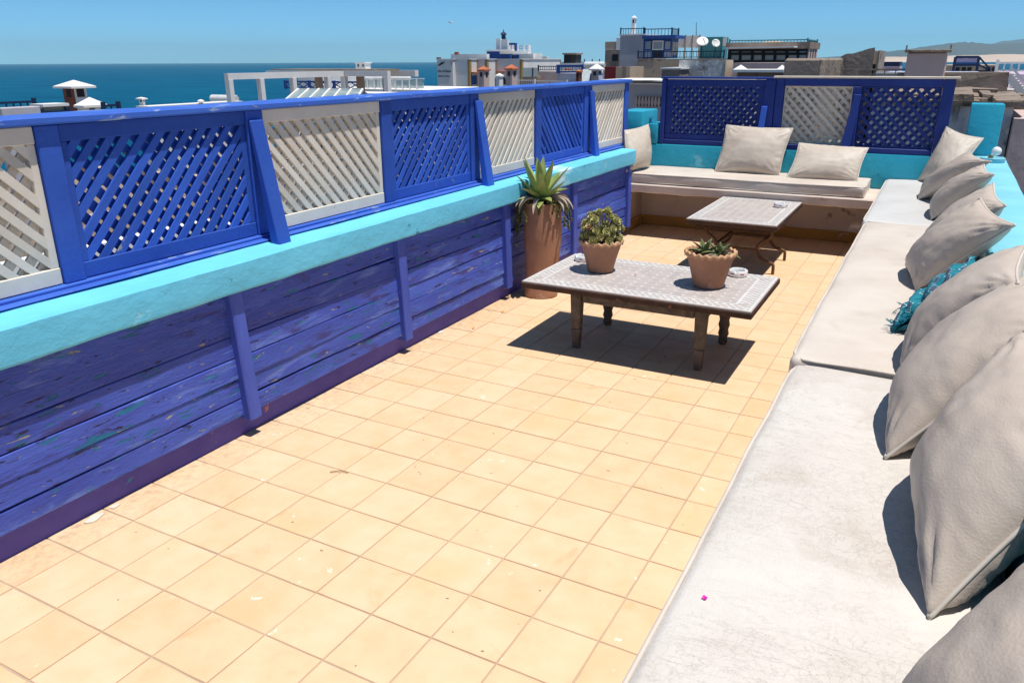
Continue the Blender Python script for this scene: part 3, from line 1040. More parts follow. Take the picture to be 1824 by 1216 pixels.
M['textile'] = textile_mat()
tx = thing('woven_textile', 'folded teal woven textile with purple diamonds and fringe tucked between two cushions', 'textile', (.06, 3.42, .672))
mb = MB()
nu, nv = 40, 26
A = [Vector(p) for p in ((-.047, 3.31, .687), (-.01, 3.63, .69), (.20, 3.64, .94), (.19, 3.29, .93))]
Nn = ((A[1] - A[0]).cross(A[3] - A[0])).normalized()
if Nn.x > 0:
    Nn = -Nn
uvs = []
for s in (1, -1):
    for i in range(nu + 1):
        for j in range(nv + 1):
            u, v = i / nu, j / nv
            p = A[0].lerp(A[1], u).lerp(A[3].lerp(A[2], u), v)
            h = .044 * (max(0, 1 - (2 * u - 1) ** 4) * max(0, 1 - (2 * v - 1) ** 4)) ** .5
            h += .016 * noise.noise(Vector((u * 3, v * 9, s * 3.0))) + .009 * math.sin(v * 26 + 3 * noise.noise(Vector((u * 4, v * 4, s)))) * (1 - (2 * u - 1) ** 4)
            mb.v.append(p + Nn * s * max(h, .004) + Vector((0, 0, .006 * noise.noise(Vector((u * 6, v * 6, 9))))))
            uvs.append((v * 1.2, u))
k = (nu + 1) * (nv + 1)
for s in (0, 1):
    for i in range(nu):
        for j in range(nv):
            f = (s * k + i * (nv + 1) + j, s * k + (i + 1) * (nv + 1) + j, s * k + (i + 1) * (nv + 1) + j + 1, s * k + i * (nv + 1) + j + 1)
            mb.f.append(f if s == 0 else f[::-1])
o = mb.build('cloth', 'textile', tx, smooth=True, ang=180)
uvl = o.data.uv_layers.new(name='UVMap')
for lp in o.data.loops:
    uvl.data[lp.index].uv = uvs[lp.vertex_index]
mb = MB()
for q in range(70):
    u = RND.uniform(0, 1)
    p = A[0].lerp(A[1], u) + Nn * RND.uniform(-.02, .045)
    if q > 45:
        p = A[0].lerp(A[3], RND.uniform(0, .5)) + Nn * RND.uniform(0, .04)
    d = Vector((RND.uniform(-.035, -.008), RND.uniform(-.022, .022), RND.uniform(-.022, .012)))
    e = p + d
    e.z = max(e.z, .674)
    mb.tube([p, p + d * .5 + Vector((0, 0, .004)), e], [.0022, .0018, .0010], 4)
fr = mb.build('fringe', 'textile', tx)
fr['kind'] = 'stuff'

# ------------------------------------------------------------------ tables


CUR[0] = 1.0


def mosaic_top(t, x0, x1, y0, y1, z, border):
    f = MB().box(x0, x1, y0, y1, z - .045, z - .012).build('table_edge', 'rustwood', t, bevel=.004, jit=.002)
    MB().box(x0 + .006, x1 - .006, y0 + .006, y1 - .006, z - .0118, z - .003).build('mosaic_field', 'mosaic', t, bevel=.001)
    wt, gr = MB(), MB()
    zt = z - .003
    s = .021            # border unit
    b0, b1 = .012, border
    # outer and inner white bands
    for (a, b, wd) in ((b0, b0 + .014, .0), (b1 - .014, b1, .0)):
        wt.box(x0 + a, x1 - a, y0 + a, y0 + b, zt, zt + .0016)
        wt.box(x0 + a, x1 - a, y1 - b, y1 - a, zt, zt + .0016)
        wt.box(x0 + a, x0 + b, y0 + b, y1 - b, zt, zt + .0016)
        wt.box(x1 - b, x1 - a, y0 + b, y1 - b, zt, zt + .0016)
    # checker of white pieces between the bands
    rows = max(2, round((b1 - b0 - .030) / s))
    h = (b1 - b0 - .030) / rows

    def cell(cx, cy, sx, sy):
        j = RND.uniform(.82, .96)
        wt.box(cx - sx / 2 * j, cx + sx / 2 * j, cy - sy / 2 * j, cy + sy / 2 * j, zt, zt + .0015)
    nx = int((x1 - x0 - 2 * b0) / s)
    for r_ in range(rows):
        off = b0 + .015 + h * (r_ + .5)
        for i in range(nx):
            if (i + r_) % 2 == 0 and RND.random() > .03:
                cx = x0 + b0 + (x1 - x0 - 2 * b0) * (i + .5) / nx
                if x0 + off - h / 2 < cx < x1 - off + h / 2:
                    cell(cx, y0 + off, s * 1.12, h * 1.12)
                    cell(cx, y1 - off, s * 1.12, h * 1.12)
        ny = int((y1 - y0 - 2 * b0) / s)
        for i in range(ny):
            if (i + r_) % 2 == 0 and RND.random() > .03:
                cy = y0 + b0 + (y1 - y0 - 2 * b0) * (i + .5) / ny
                if y0 + off + h < cy < y1 - off - h:
                    cell(x0 + off, cy, h * 1.12, s * 1.12)
                    cell(x1 - off, cy, h * 1.12, s * 1.12)
    # small white stars over the field
    px_ = .066
    nx, ny = int((x1 - x0 - 2 * b1) / px_), int((y1 - y0 - 2 * b1) / px_)
    for i in range(nx):
        for j in range(ny):
            cx = x0 + b1 + (x1 - x0 - 2 * b1) * (i + .5 + (.0 if j % 2 else 0)) / nx
            cy = y0 + b1 + (y1 - y0 - 2 * b1) * (j + .5) / ny
            r_ = .0125
            vs = []
            for q in range(8):
                rr = r_ * (1 if q % 2 == 0 else .68)
                a = q * math.pi / 4
                vs.append((cx + rr * math.cos(a), cy + rr * math.sin(a)))
            k = [(x, y, zt) for x, y in vs] + [(x, y, zt + .0014) for x, y in vs]
            wt.add(k, [tuple(range(8, 16))] + [(q, (q + 1) % 8, 8 + (q + 1) % 8, 8 + q) for q in range(8)])
            # faint grey pieces between
            cx2, cy2 = cx + px_ / 2, cy + px_ / 2
            if cx2 < x1 - b1 - .02 and cy2 < y1 - b1 - .02 and RND.random() < .5:
                r2 = .021
                gr.add([(cx2 - r2, cy2, zt + .0006), (cx2, cy2 - r2, zt + .0006), (cx2 + r2, cy2, zt + .0006), (cx2, cy2 + r2, zt + .0006)], [(0, 1, 2, 3)])
    o = wt.build('mosaic_inlay', 'mosaic_white', t)
    o['kind'] = 'stuff'
    o = gr.build('mosaic_lozenges', 'mosaic_grey', t)
    o['kind'] = 'stuff'


t1 = thing('coffee_table', 'low wooden coffee table with a mosaic top carrying two potted succulents', 'table', (-1.43, 4.5, 0))
T1 = dict(x0=-2.125, x1=-.742, y0=4.075, y1=4.885, z=.445)
mosaic_top(t1, T1['x0'], T1['x1'], T1['y0'], T1['y1'], T1['z'], .115)
legs = [(-1.83, 4.27), (-1.05, 4.25), (-1.03, 4.76), (-1.82, 4.78)]
for q, (x, y) in enumerate(legs):
    mb = MB()
    if q in (0, 1):
        mb.hexa([(x - .020, y - .022, 0), (x + .024, y - .022, 0), (x + .024, y + .022, 0), (x - .020, y + .022, 0),
                 (x - .027, y - .028, .13), (x + .030, y - .028, .13), (x + .030, y + .030, .13), (x - .027, y + .030, .13)])
        mb.hexa([(x - .027, y - .028, .131), (x + .030, y - .028, .131), (x + .030, y + .030, .131), (x - .027, y + .030, .131),
                 (x - .036, y - .034, .399), (x + .036, y - .034, .399), (x + .036, y + .036, .399), (x - .036, y + .036, .399)])
        mb.build('leg', 'darkwood', t1, bevel=.007, seg=2, smooth=True, jit=.004)
    else:
        prof = [(.022, 0), (.030, .02), (.026, .05), (.034, .07), (.028, .10), (.036, .13), (.030, .16), (.037, .19), (.031, .22), (.037, .25), (.035, .399)]
        mb.lathe(prof, 14, (x, y, 0)).build('leg', 'darkwood', t1, smooth=True, ang=50)
for (a, b) in ((0, 1), (1, 2), (2, 3), (3, 0)):
    (xa, ya), (xb, yb) = legs[a], legs[b]
    mb = MB()
    if a % 2 == 0:
        ym = (ya + yb) / 2
        mb.box(min(xa, xb) + .042, max(xa, xb) - .042, ym - .014, ym + .014, .305, .3985)
    else:
        xm = (xa + xb) / 2
        mb.box(xm - .014, xm + .014, min(ya, yb) + .042, max(ya, yb) - .042, .305, .3985)
    mb.build('apron', 'darkwood', t1, bevel=.004)

t2 = thing('coffee_table', 'mosaic table on curved rusty iron legs in front of the hollow bench', 'table', (-1.4, 6.95, 0))
mosaic_top(t2, -1.765, -1.03, 6.335, 7.575, .475, .095)
MB().box(-1.70, -1.095, 6.42, 7.49, .385, .4295).build('under_frame', 'rustwood', t2, bevel=.004)
for yy in (6.66, 7.20):
    for s in (-1, 1):
        pts = [(.20, .384), (.26, .372), (.285, .335), (.255, .295), (.205, .27), (.175, .235), (.170, .195), (.19, .145), (.235, .108), (.295, .095), (.315, .085), (.318, .05), (.318, .004)]
        # smooth the iron curve
        P_ = [Vector((-1.397 + s * a, yy, b)) for a, b in pts]
        for _ in range(1):
            Q = [P_[0]]
            for a, b in zip(P_[:-1], P_[1:]):
                Q += [a.lerp(b, .25), a.lerp(b, .75)]
            P_ = Q + [P_[-1]]
        MB().tube(P_, .0135, 8).build('leg', 'iron', t2, smooth=True, ang=60)
    MB().bar((-1.397 - .172, yy, .20), (-1.397 + .172, yy, .20), .02, .02).build('cross_bar', 'iron', t2)
for s in (-1, 1):
    MB().bar((-1.397 + s * .172, 6.66, .215), (-1.397 + s * .172, 7.20, .215), .02, .02).build('stretcher', 'iron', t2)

# ------------------------------------------------------------------ pots and plants


def scallop_pot(label, cx, cy, z, rb, rt, h, seed, scall):
    t = thing('flower_pot', label, 'pot', (cx, cy, z))
    prof = [(rb * .9, 0), (rb, .004), (rb * 1.02, h * .08), (rb + (rt - rb) * .30, h * .35), (rb + (rt - rb) * .68, h * .68), (rt * .97, h * .86), (rt * .985, h * .90)]
    inner = [(rt * .90, h * .90), (rt * .86, h * .80)]
    MB().lathe(prof + inner, 36, (cx, cy, z)).build('body', 'terracotta', t, smooth=True, ang=40)
    # pinched rim
    mb = MB()
    n = 96
    rings = []
    for a_i in range(n):
        a = 2 * math.pi * a_i / n
        wv = math.sin(a * scall)
        r0 = rt * (1.0 + .016 * wv)
        zz = z + h * .90 + h * (.030 * math.cos(a * scall * 1.0) + .045)
        rings.append((a, r0, zz))
    k = 0
    for (a, r0, zz) in rings:
        ca, sa = math.cos(a), math.sin(a)
        for dr, dz in ((-.012, -.012), (.005, -.015), (.010, -.002), (.005, .008), (-.008, .007)):
            mb.v.append(Vector((cx + (r0 + dr) * ca, cy + (r0 + dr) * sa, zz + dz)))
    for i in range(n):
        for j in range(5):
            mb.f.append((i * 5 + j, i * 5 + (j + 1) % 5, ((i + 1) % n) * 5 + (j + 1) % 5, ((i + 1) % n) * 5 + j))
    mb.build('rim', 'terracotta_edge', t, smooth=True, ang=60)
    mb = MB()
    m = 20
    vs = [Vector((cx, cy, z + h * .88))]
    for q in range(1, 5):
        for j in range(m):
            a = 2 * math.pi * j / m
            r = rt * .90 * q / 4
            vs.append(Vector((cx + r * math.cos(a), cy + r * math.sin(a), z + h * .86 + .012 * noise.noise(Vector((r * 30 * math.cos(a), r * 30 * math.sin(a), seed))))))
    fs = [(0, 1 + j, 1 + (j + 1) % m) for j in range(m)]
    for q in range(3):
        for j in range(m):
            fs.append((1 + q * m + j, 1 + (q + 1) * m + j, 1 + (q + 1) * m + (j + 1) % m, 1 + q * m + (j + 1) % m))
    mb.add(vs, fs)
    mb.build('soil', 'soil', t, smooth=True)
    return t


def leaf_mesh(base, az, elev, length, width, curl, thick=.008, n=9, tipz=0.0, gutter=.35):
    """succulent leaf: tapered, guttered, arching"""
    mb = MB()
    d = Vector((math.cos(az), math.sin(az), 0))
    side = Vector((-math.sin(az), math.cos(az), 0))
    p = Vector(base)
    e = elev
    st = length / n
    rows = []
    for i in range(n + 1):
        f = i / n
        w_ = width * (.62 + .55 * math.sin(min(1, f * 1.55) * math.pi * .5 + .0) - .17) * (1 - f ** 2.4) ** .9 + .0012
        tdir = d * math.cos(e) + Vector((0, 0, math.sin(e)))
        up = -d * math.sin(e) + Vector((0, 0, math.cos(e)))
        th = thick * (1 - f) ** .7 + .001
        rows.append([p - side * w_ + up * w_ * gutter, p + up * th * .25, p + side * w_ + up * w_ * gutter, p + side * w_ * .6 - up * th * .6, p - up * th, p - side * w_ * .6 - up * th * .6])
        p = p + tdir * st
        e += curl / n
    k = 0
    for r in rows:
        mb.v += r
    for i in range(n):
        for j in range(6):
            mb.f.append((i * 6 + j, i * 6 + (j + 1) % 6, (i + 1) * 6 + (j + 1) % 6, (i + 1) * 6 + j))
    mb.f.append(tuple(range(6)))
    mb.f.append(tuple(n * 6 + j for j in range(6)))
    return mb


# tall pot
TPX, TPY = -2.545, 5.22
tp = thing('tall_pot', 'tall cylindrical terracotta pot standing against the violet plank wall', 'pot', (TPX, TPY, 0))


def tall_fn(p, a):
    z = p.z
    return Vector((p.x * (1 + .018 * math.sin(2 * a + z * 3)) + .012 * math.sin(z * 3.2), p.y * (1 + .015 * math.cos(3 * a + z * 4)), z))


prof = [(.118, 0), (.128, .006), (.129, .03), (.122, .06), (.122, .18), (.128, .30), (.138, .42), (.143, .52), (.140, .60), (.136, .68), (.138, .715), (.128, .72), (.122, .66)]
MB().lathe(prof, 40, (TPX, TPY, 0), tall_fn).build('body', 'terracotta', tp, smooth=True, ang=45)
MB().lathe([(.12, .66), (.125, .69), (.06, .715), (.01, .73)], 24, (TPX, TPY, 0)).build('soil', 'soil', tp, smooth=True)
ag = thing('agave_plant', 'spiky green agave rosette growing out of the tall terracotta pot', 'plant', (TPX, TPY, .72))
rg = random.Random(5)
nl = 24
for i in range(nl):
    f = i / nl
    az = i * 2.39996 + rg.uniform(-.15, .15)
    elev = math.radians(84 - 88 * f + rg.uniform(-6, 6))
    L = (.20 + .10 * math.sin(math.pi * min(1, f + .25))) * rg.uniform(.9, 1.1)
    leaf_mesh((TPX + .016 * math.cos(az), TPY + .016 * math.sin(az), .765 - .035 * f), az, elev, L, .038 * rg.uniform(.85, 1.1), rg.uniform(-.15, .25) if f < .6 else rg.uniform(-.5, -.1), .012).build('leaf', 'agave', ag, smooth=True, ang=70)
for i in range(20):
    az = rg.uniform(0, 6.28)
    leaf_mesh((TPX + .075 * math.cos(az), TPY + .075 * math.sin(az), .742), az, math.radians(rg.uniform(0, 30)), rg.uniform(.14, .22), .017, rg.uniform(-2.2, -1.2), .005, gutter=.8).build('dry_leaf', 'deadleaf', ag, smooth=True, ang=70)
tr = thing('trailing_succulent', 'olive trailing succulent spilling over the rim of the tall terracotta pot', 'plant', (TPX, TPY, .71))
for i, az0 in enumerate((3.5, 3.8, 4.1, 4.4, 3.0, 2.5, -.15, .1, .3, .55, 5.0, 5.6, 5.9)):
    L = (.30, .34, .26, .16, .22, .16, .20, .24, .18, .15, .08, .09, .12)[i]
    pts = []
    for q in range(10):
        f = q / 9
        r = .10 + .075 * math.sin(min(1, f * 2) * math.pi / 2) + .05 * f * (1 if i in (6, 7, 8) else .25)
        pts.append(Vector((TPX + r * math.cos(az0 + .1 * math.sin(f * 5 + i)), TPY + r * math.sin(az0 + .1 * math.sin(f * 5 + i)), .725 + .02 * math.sin(f * math.pi) - L * max(0, f - .18))))
    mb = MB().tube(pts, .0035, 5)
    for q in range(90):
        f = rg.uniform(.12, 1)
        a = pts[min(8, int(f * 9))].lerp(pts[min(9, int(f * 9) + 1)], f * 9 % 1)
        dd = Vector((rg.gauss(0, 1), rg.gauss(0, 1), rg.gauss(.1, .8))).normalized()
        s_ = rg.uniform(.010, .019)
        sd_ = dd.orthogonal().normalized() * s_ * .42
        up_ = dd.cross(sd_).normalized() * s_ * .18
        mb.add([a, a + dd * s_ * .55 + sd_, a + dd * s_, a + dd * s_ * .55 - sd_, a + dd * s_ * .55 + up_], [(0, 1, 4), (1, 2, 4), (2, 3, 4), (3, 0, 4), (0, 3, 2, 1)])
    mb.build('stem', 'trail', tr, smooth=False)

scallop_pot('small scalloped terracotta pot holding the rosette succulent on the coffee table', -1.785, 4.52, .445, .082, .132, .205, 1, 19)
ro = thing('rosette_succulent', 'bushy reddish-green rosette succulent in the small scalloped pot', 'plant', (-1.785, 4.52, .63))
rg = random.Random(11)
cen = []
tries = 0
while len(cen) < 46 and tries < 3000:
    tries += 1
    a, e = rg.uniform(0, 6.28), math.asin(rg.uniform(-.18, 1))
    r = .118 * rg.uniform(.88, 1.04)
    p = Vector((-1.785 + r * math.cos(e) * math.cos(a), 4.52 + r * math.cos(e) * math.sin(a), .680 + .145 * math.sin(e) * rg.uniform(.85, 1.05)))
    if all((p - q[0]).length > .034 for q in cen):
        nn = Vector((p.x + 1.785, p.y - 4.52, (p.z - .66) * .9)).normalized()
        cen.append((p, nn))
for (p, nn) in cen:
    mb = MB()
    mb.tube([Vector((-1.785, 4.52, .63)).lerp(p, .25), p - nn * .006], .005, 5)
    u_ = nn.orthogonal().normalized()
    v_ = nn.cross(u_)
    R_ = rg.uniform(.024, .036)
    for ring, (cnt, el, ln) in enumerate(((9, .25, 1.0), (8, .62, .85), (6, 1.0, .62), (4, 1.3, .4))):
        for q in range(cnt):
            a = 2 * math.pi * (q + ring * .5) / cnt + rg.uniform(-.1, .1)
            dd = (u_ * math.cos(a) + v_ * math.sin(a)) * math.cos(el) + nn * math.sin(el)
            sd_ = dd.cross(nn).normalized()
            l_ = R_ * ln
            w_ = l_ * .40
            up_ = sd_.cross(dd).normalized()
            if up_.dot(nn) < 0:
                up_ = -up_
            b_ = p + nn * .004 * ring
            k = [b_, b_ + dd * l_ * .55 + sd_ * w_ + up_ * .003, b_ + dd * l_ * .9 + sd_ * w_ * .6 + up_ * .005, b_ + dd * l_ * 1.02 + up_ * .007, b_ + dd * l_ * .9 - sd_ * w_ * .6 + up_ * .005, b_ + dd * l_ * .55 - sd_ * w_ + up_ * .003, b_ + dd * l_ * .6 - up_ * .004]
            mb.add(k, [(0, 1, 2, 3, 4, 5), (0, 6, 1), (1, 6, 2), (2, 6, 3), (3, 6, 4), (4, 6, 5), (5, 6, 0)])
    mb.build('rosette', 'rosette', ro)

scallop_pot('larger scalloped terracotta pot holding the aloe, next to an ashtray on the coffee table', -1.085, 4.485, .445, .090, .142, .215, 2, 21)
al = thing('aloe_plant', 'small dark aloe with arching pointed leaves in the larger scalloped pot', 'plant', (-1.085, 4.485, .64))
rg = random.Random(3)
for (bx, by, cnt, L0, e0) in ((-.035, .01, 11, .125, 62), (.055, .0, 8, .115, 55)):
    for i in range(cnt):
        f = i / cnt
        az = i * 2.39996 + (.4 if cnt == 11 else 2.0)
        leaf_mesh((-1.085 + bx, 4.485 + by, .628), az, math.radians(80 - 62 * f), L0 * (.75 + .4 * f) * rg.uniform(.9, 1.1), .017, -.25 - .9 * f, .010, gutter=.45).build('leaf', 'aloe', al, smooth=True, ang=70)
db = thing('dry_leaf_litter', 'dry brown leaf litter around the aloe', 'leaf litter', (-1.085, 4.485, .63))
for i in range(26):
    a, r = rg.uniform(0, 6.28), rg.uniform(.03, .115)
    leaf_mesh((-1.085 + r * math.cos(a), 4.485 + r * math.sin(a), .636), rg.uniform(0, 6.28), rg.uniform(-.1, .7), rg.uniform(.03, .07), .010, rg.uniform(-1.5, 1), .003, n=5, gutter=.7).build('dry_leaf', 'deadleaf', db)


def ashtray(label, cx, cy, z, r, rot):
    t = thing('ashtray', label, 'ashtray', (cx, cy, z))
    h = .036
    prof = [(r * .88, 0), (r * .96, .003), (r, .010), (r, h - .004), (r - .003, h), (r - .010, h), (r - .013, h - .003), (r - .014, .014), (r * .7, .011)]
    n = 72

    def fn(p, a):
        z_ = p.z
        if z_ > h - .006:
            for q in range(3):
                da = (a - rot - q * 2.094 + math.pi) % (2 * math.pi) - math.pi
                if abs(da) < .13:
                    z_ -= .010 * math.cos(da / .13 * math.pi / 2)
        return Vector((p.x, p.y, z_))
    MB().lathe(prof[:-1], n, (cx, cy, z), fn).build('bowl', 'white_glaze', t, smooth=True, ang=45)
    MB().lathe([(r * .80, .012), (r * .79, .0142)], 40, (cx, cy, z)).build('bowl_floor', 'grey_ash', t)
    for q in range(6):
        a0 = rot + .4 + q * math.pi / 3
        mb = MB()
        k = []
        for i in range(7):
            a = a0 + .42 * i / 6
            for zz in (.016, .023):
                k.append((cx + (r + .0006) * math.cos(a), cy + (r + .0006) * math.sin(a), z + zz))
        mb.add(k, [(2 * i, 2 * i + 2, 2 * i + 3, 2 * i + 1) for i in range(6)])
        mb.build('printed_band', 'red_print', t)
    return t


ashtray('round white ashtray with red print beside the aloe pot', -.985, 4.80, .445, .060, .6)
ashtray('round white ashtray half hidden behind the rosette succulent pot', -1.985, 4.72, .445, .060, 2.1)
ashtray('round white ashtray with red print on the iron-legged table', -1.165, 7.22, .475, .060, 1.1)

# lamp on the ledge
CUR[0] = 1.0185
lp = thing('wall_lamp', 'round aqua lamp base with a bare white bulb on the side wall ledge', 'lamp', (.395, 7.62, .90))
MB().lathe([(.088, .0), (.090, .004), (.090, .036), (.086, .040), (.080, .036), (.070, .020)], 40, (.395, 7.62, .901)).build('base', 'aqua_light', lp, smooth=True, ang=40)
MB().tube([(.37, 7.62, .918), (.376, 7.625, .935), (.386, 7.632, .952)], [.019, .019, .017], 16).build('holder', 'brass', lp, smooth=True, ang=50)
d = Vector((.55, .35, .75)).normalized()
b0 = Vector((.384, 7.630, .948))
MB().tube([b0 + d * a for a in (0, .012, .028, .044, .060, .074, .084, .090)], [.015, .017, .027, .035, .037, .031, .019, .003], 20).build('bulb', 'bulb', lp, smooth=True, ang=70)

# petals and litter
CUR[0] = 1.0
for (x, y, z, lab, m) in ((-1.545, 4.50, .4455, 'tiny magenta petal on the mosaic between the two pots', 'petal'),
                          (-.29, 1.385, .637, 'tiny magenta petal on the piped edge of the cracked mattress', 'petal'),
                          (-1.28, 4.35, .0015, 'tiny magenta petal in the shade under the coffee table', 'petal')):
    mb = MB()
    for q in range(2):
        leaf = leaf_mesh((x, y, z + .002), q * 1.2 + .5, .3, .009, .0035, .6, .001, n=4)
        mb.add(leaf.v, leaf.f)
    tag(mb.build('petal', m), lab, 'petal')
for (px, py, lab) in ((893, 557, 'orange petal on the tiles beside the tall pot'), (841, 586, 'orange petal on the tiles a step away from the plank wall')):
    c = on_z(px, py, 0)
    lf = leaf_mesh((c.x, c.y, .004), .5, .3, .022, .008, .5, .001, n=4)
    tag(lf.build('petal', 'petal_o'), lab, 'petal')
for (a, b, lab) in (((588, 840), (620, 841), 'thin dry twig lying across a tile joint'),):
    A_, B_ = on_z(*a, .004), on_z(*b, .005)
    tag(MB().tube([A_, A_.lerp(B_, .5) + Vector((0, .008, .004)), B_], .0022, 5).build('twig', 'dry'), lab, 'twig')

for q, (px, py, sz) in enumerate(((168, 924, .030), (205, 903, .016), (785, 592, .024))):
    c = on_z(px, py, 0)
    rr = random.Random(q + 40)
    ring_ = [Vector((max(-2.755, c.x + sz * rr.uniform(.5, 1) * math.cos(a_)), c.y + 1.8 * sz * rr.uniform(.5, 1) * math.sin(a_), 0)) for a_ in [6.283 * i / 9 for i in range(9)]]
    mb = MB().add([(p.x, p.y, .0015) for p in ring_] + [(p.x, p.y, .006) for p in ring_], [tuple(range(9, 18))] + [(i, (i + 1) % 9, 9 + (i + 1) % 9, 9 + i) for i in range(9)])
    tag(mb.build('plaster_flake', 'white'), ('largest white plaster flake at the foot of the violet plinth', 'small white plaster flake right beside the largest flake', 'white plaster flake on the tiles below the planks near the tall pot')[q], 'flake')

#@@BACKGROUND
HAZE = 8e-5
# ------------------------------------------------------------------ sea, land, beach, hills
def sheet(name, mat, pts, z, kind='structure'):
    o = MB().add([(x, y, z) for x, y in pts], [tuple(range(len(pts)))]).build(name, mat)
    o['kind'] = kind
    return o


def sea_mat():
    m, nt, b = newmat('deep_teal_sea')
    k = NT(nt)
    v = k.coords('Object', (1, 1, 1))
    n1 = k.noise(k.coords('Object', (.012, .05, 1)), 1.0, 6, .6)
    n2 = k.noise(v, .35, 5, .6)
    col = k.mix(k.ramp(n1, .35, .65), (.000, .058, .125), (.000, .098, .180))
    fo = k.noise(k.coords('Object', (.06, .2, 1)), 1.0, 8, .7)
    col = k.mix(k.ramp(fo, .72, .75, 0, .5), col, (.6, .66, .68))
    k.l(col, b.inputs['Base Color'])
    b.inputs['Roughness'].default_value = .6
    b.inputs['Specular IOR Level'].default_value = .03
    k.l(k.bump(n2, .5, .4), b.inputs['Normal'])
    return m


M['sea'] = sea_mat()
M['ground'] = surf('town_ground', (.28, .23, .18), (.20, .165, .13), .1, .95, .4, 1.5, .03)
M['sand'] = surf('pale_dune_sand', (.66, .48, .35), (.56, .41, .30), .004, .95, .2, .05, .5, (1, 1, 1), (((.30, .30, .20), .006, .64, .06),))
M['hill'] = surf('scrub_hill', (.055, .070, .060), (.085, .085, .065), .0012, .95, .2, .01, 2, (1, 1, 1), (((.30, .24, .17), .0016, .64, .05),))
SEA_Z = -13.0
ring = [(13600 * math.cos(2 * math.pi * i / 64), 13600 * math.sin(2 * math.pi * i / 64)) for i in range(64)]
sheet('sea', 'sea', ring, SEA_Z)
gp = [(-75, -150), (140, -150), (140, 60), (95, 130), (20, 150), (-40, 120), (-75, 60)]
gm = MB()
gm.add([(x, y, -14) for x, y in gp] + [(x, y, -11) for x, y in gp], [tuple(range(len(gp), 2 * len(gp)))] + [(i, (i + 1) % len(gp), len(gp) + (i + 1) % len(gp), len(gp) + i) for i in range(len(gp))])
o = gm.build('ground', 'ground')
o['kind'] = 'structure'


def ridge(name, mat, pts, R_depth, zb, seed, sub=14, rough=.0):
    """pts = (photo column, crest height) at a given range; a long landform with a far back slope"""
    mb = MB()
    rows = []
    P_ = []
    for (a, b) in zip(pts[:-1], pts[1:]):
        for i in range(sub):
            f = i / sub
            P_.append((a[0] + (b[0] - a[0]) * f, a[1] + (b[1] - a[1]) * f))
    P_.append(pts[-1])
    R0, R1, R2 = R_depth
    for i, (px, h) in enumerate(P_):
        d = _ray(px, 105)
        d = Vector((d.x, d.y, 0)).normalized()
        hh = h * (1 + rough * noise.noise(Vector((i * .35, seed, 0)))) + rough * 10 * noise.noise(Vector((i * .9, seed, 4)))
        row = []
        for f, rr in ((0, R0), (.35, R0 + (R1 - R0) * .4), (.8, R0 + (R1 - R0) * .8), (1.0, R1), (.5, R1 + (R2 - R1) * .5), (0, R2)):
            j = 1 + .15 * rough * noise.noise(Vector((i * .5, f * 3, seed)))
            row.append(d * rr + Vector((0, 0, zb + (hh - zb) * f * j)))
        rows.append(row)
    for r in rows:
        mb.v += r
    for i in range(len(rows) - 1):
        for j in range(5):
            mb.f.append((i * 6 + j, (i + 1) * 6 + j, (i + 1) * 6 + j + 1, i * 6 + j + 1))
    o = mb.build(name, mat, smooth=True, ang=180)
    o['kind'] = 'structure'
    return o


def crest(y, R, px):      # height of a crest seen at photo row y and range R
    d = _ray(px, y)
    return CAM_H + d.z / math.hypot(d.x, d.y) * R


ridge('beach', 'sand', [(x, crest(y, 5200, x)) for x, y in ((1558, 103.6), (1580, 101.5), (1620, 101.5), (1690, 99.5), (1745, 98.5), (1775, 97), (1805, 96.8), (1840, 98.5), (1900, 99), (2050, 100), (2300, 100))], (4700, 5200, 5600), SEA_Z - .5, 3.0, 10, .05)
ridge('hills', 'hill', [(x, crest(y, 6800, x)) for x, y in ((1440, 104.5), (1500, 100), (1570, 93), (1620, 87.5), (1660, 81), (1690, 77), (1715, 75.5), (1735, 76.5), (1760, 79), (1824, 78), (1900, 80), (2100, 84), (2400, 95))], (5800, 6800, 8200), SEA_Z - .5, 5.0, 8, .06)
ridge('far_hills', 'hill', [(x, crest(y, 11000, x)) for x, y in ((1650, 103), (1740, 83), (1780, 74), (1824, 69), (1880, 66), (2000, 70), (2300, 90))], (9500, 11000, 12500), SEA_Z - .5, 9.0, 8, .05)

# ------------------------------------------------------------------ town helpers


def extent(xa, xb, xc, ytop, Y):
    """box whose terrace-facing side spans photo columns xa..xb at depth Y and whose +X side recedes to column xc"""
    a, b = on_y(xa, ytop, Y), on_y(xb, ytop, Y)
    z1 = b.z
    if xc == xb:
        return a.x, b.x, Y, Y + 3, z1
    return a.x, b.x, Y, solve_y(b.x, z1, xc, Y, Y * 6), z1


def block(t, part, mat, xa, xb, xc, ytop, Y, z0=-11.0, ybot=None, bevel=0.0, deep=None):
    x0, x1, y0, y1, z1 = extent(xa, xb, xc, ytop, Y)
    if deep:
        y1 = y0 + deep
    if ybot is not None:
        z0 = on_y(xb, ybot, Y).z
    MB().box(x0, x1, y0, y1, z0, z1).build(part, mat, t, bevel=bevel)
    return x0, x1, y0, y1, z0, z1


def loc_of(px, Y, z=-11.0, y=150):
    p = on_y(px, y, Y)
    return (p.x, p.y, z)


def panel(t, part, mat, xa, xb, ya, yb, Y, th=.06, sub=None, inset=.0):
    """thin box standing proud of a wall in plane Y"""
    a, b = on_y(xa, ya, Y), on_y(xb, yb, Y)
    return MB().box(a.x, b.x, Y - th, Y + .02, min(a.z, b.z), max(a.z, b.z)).build(part, mat, t)


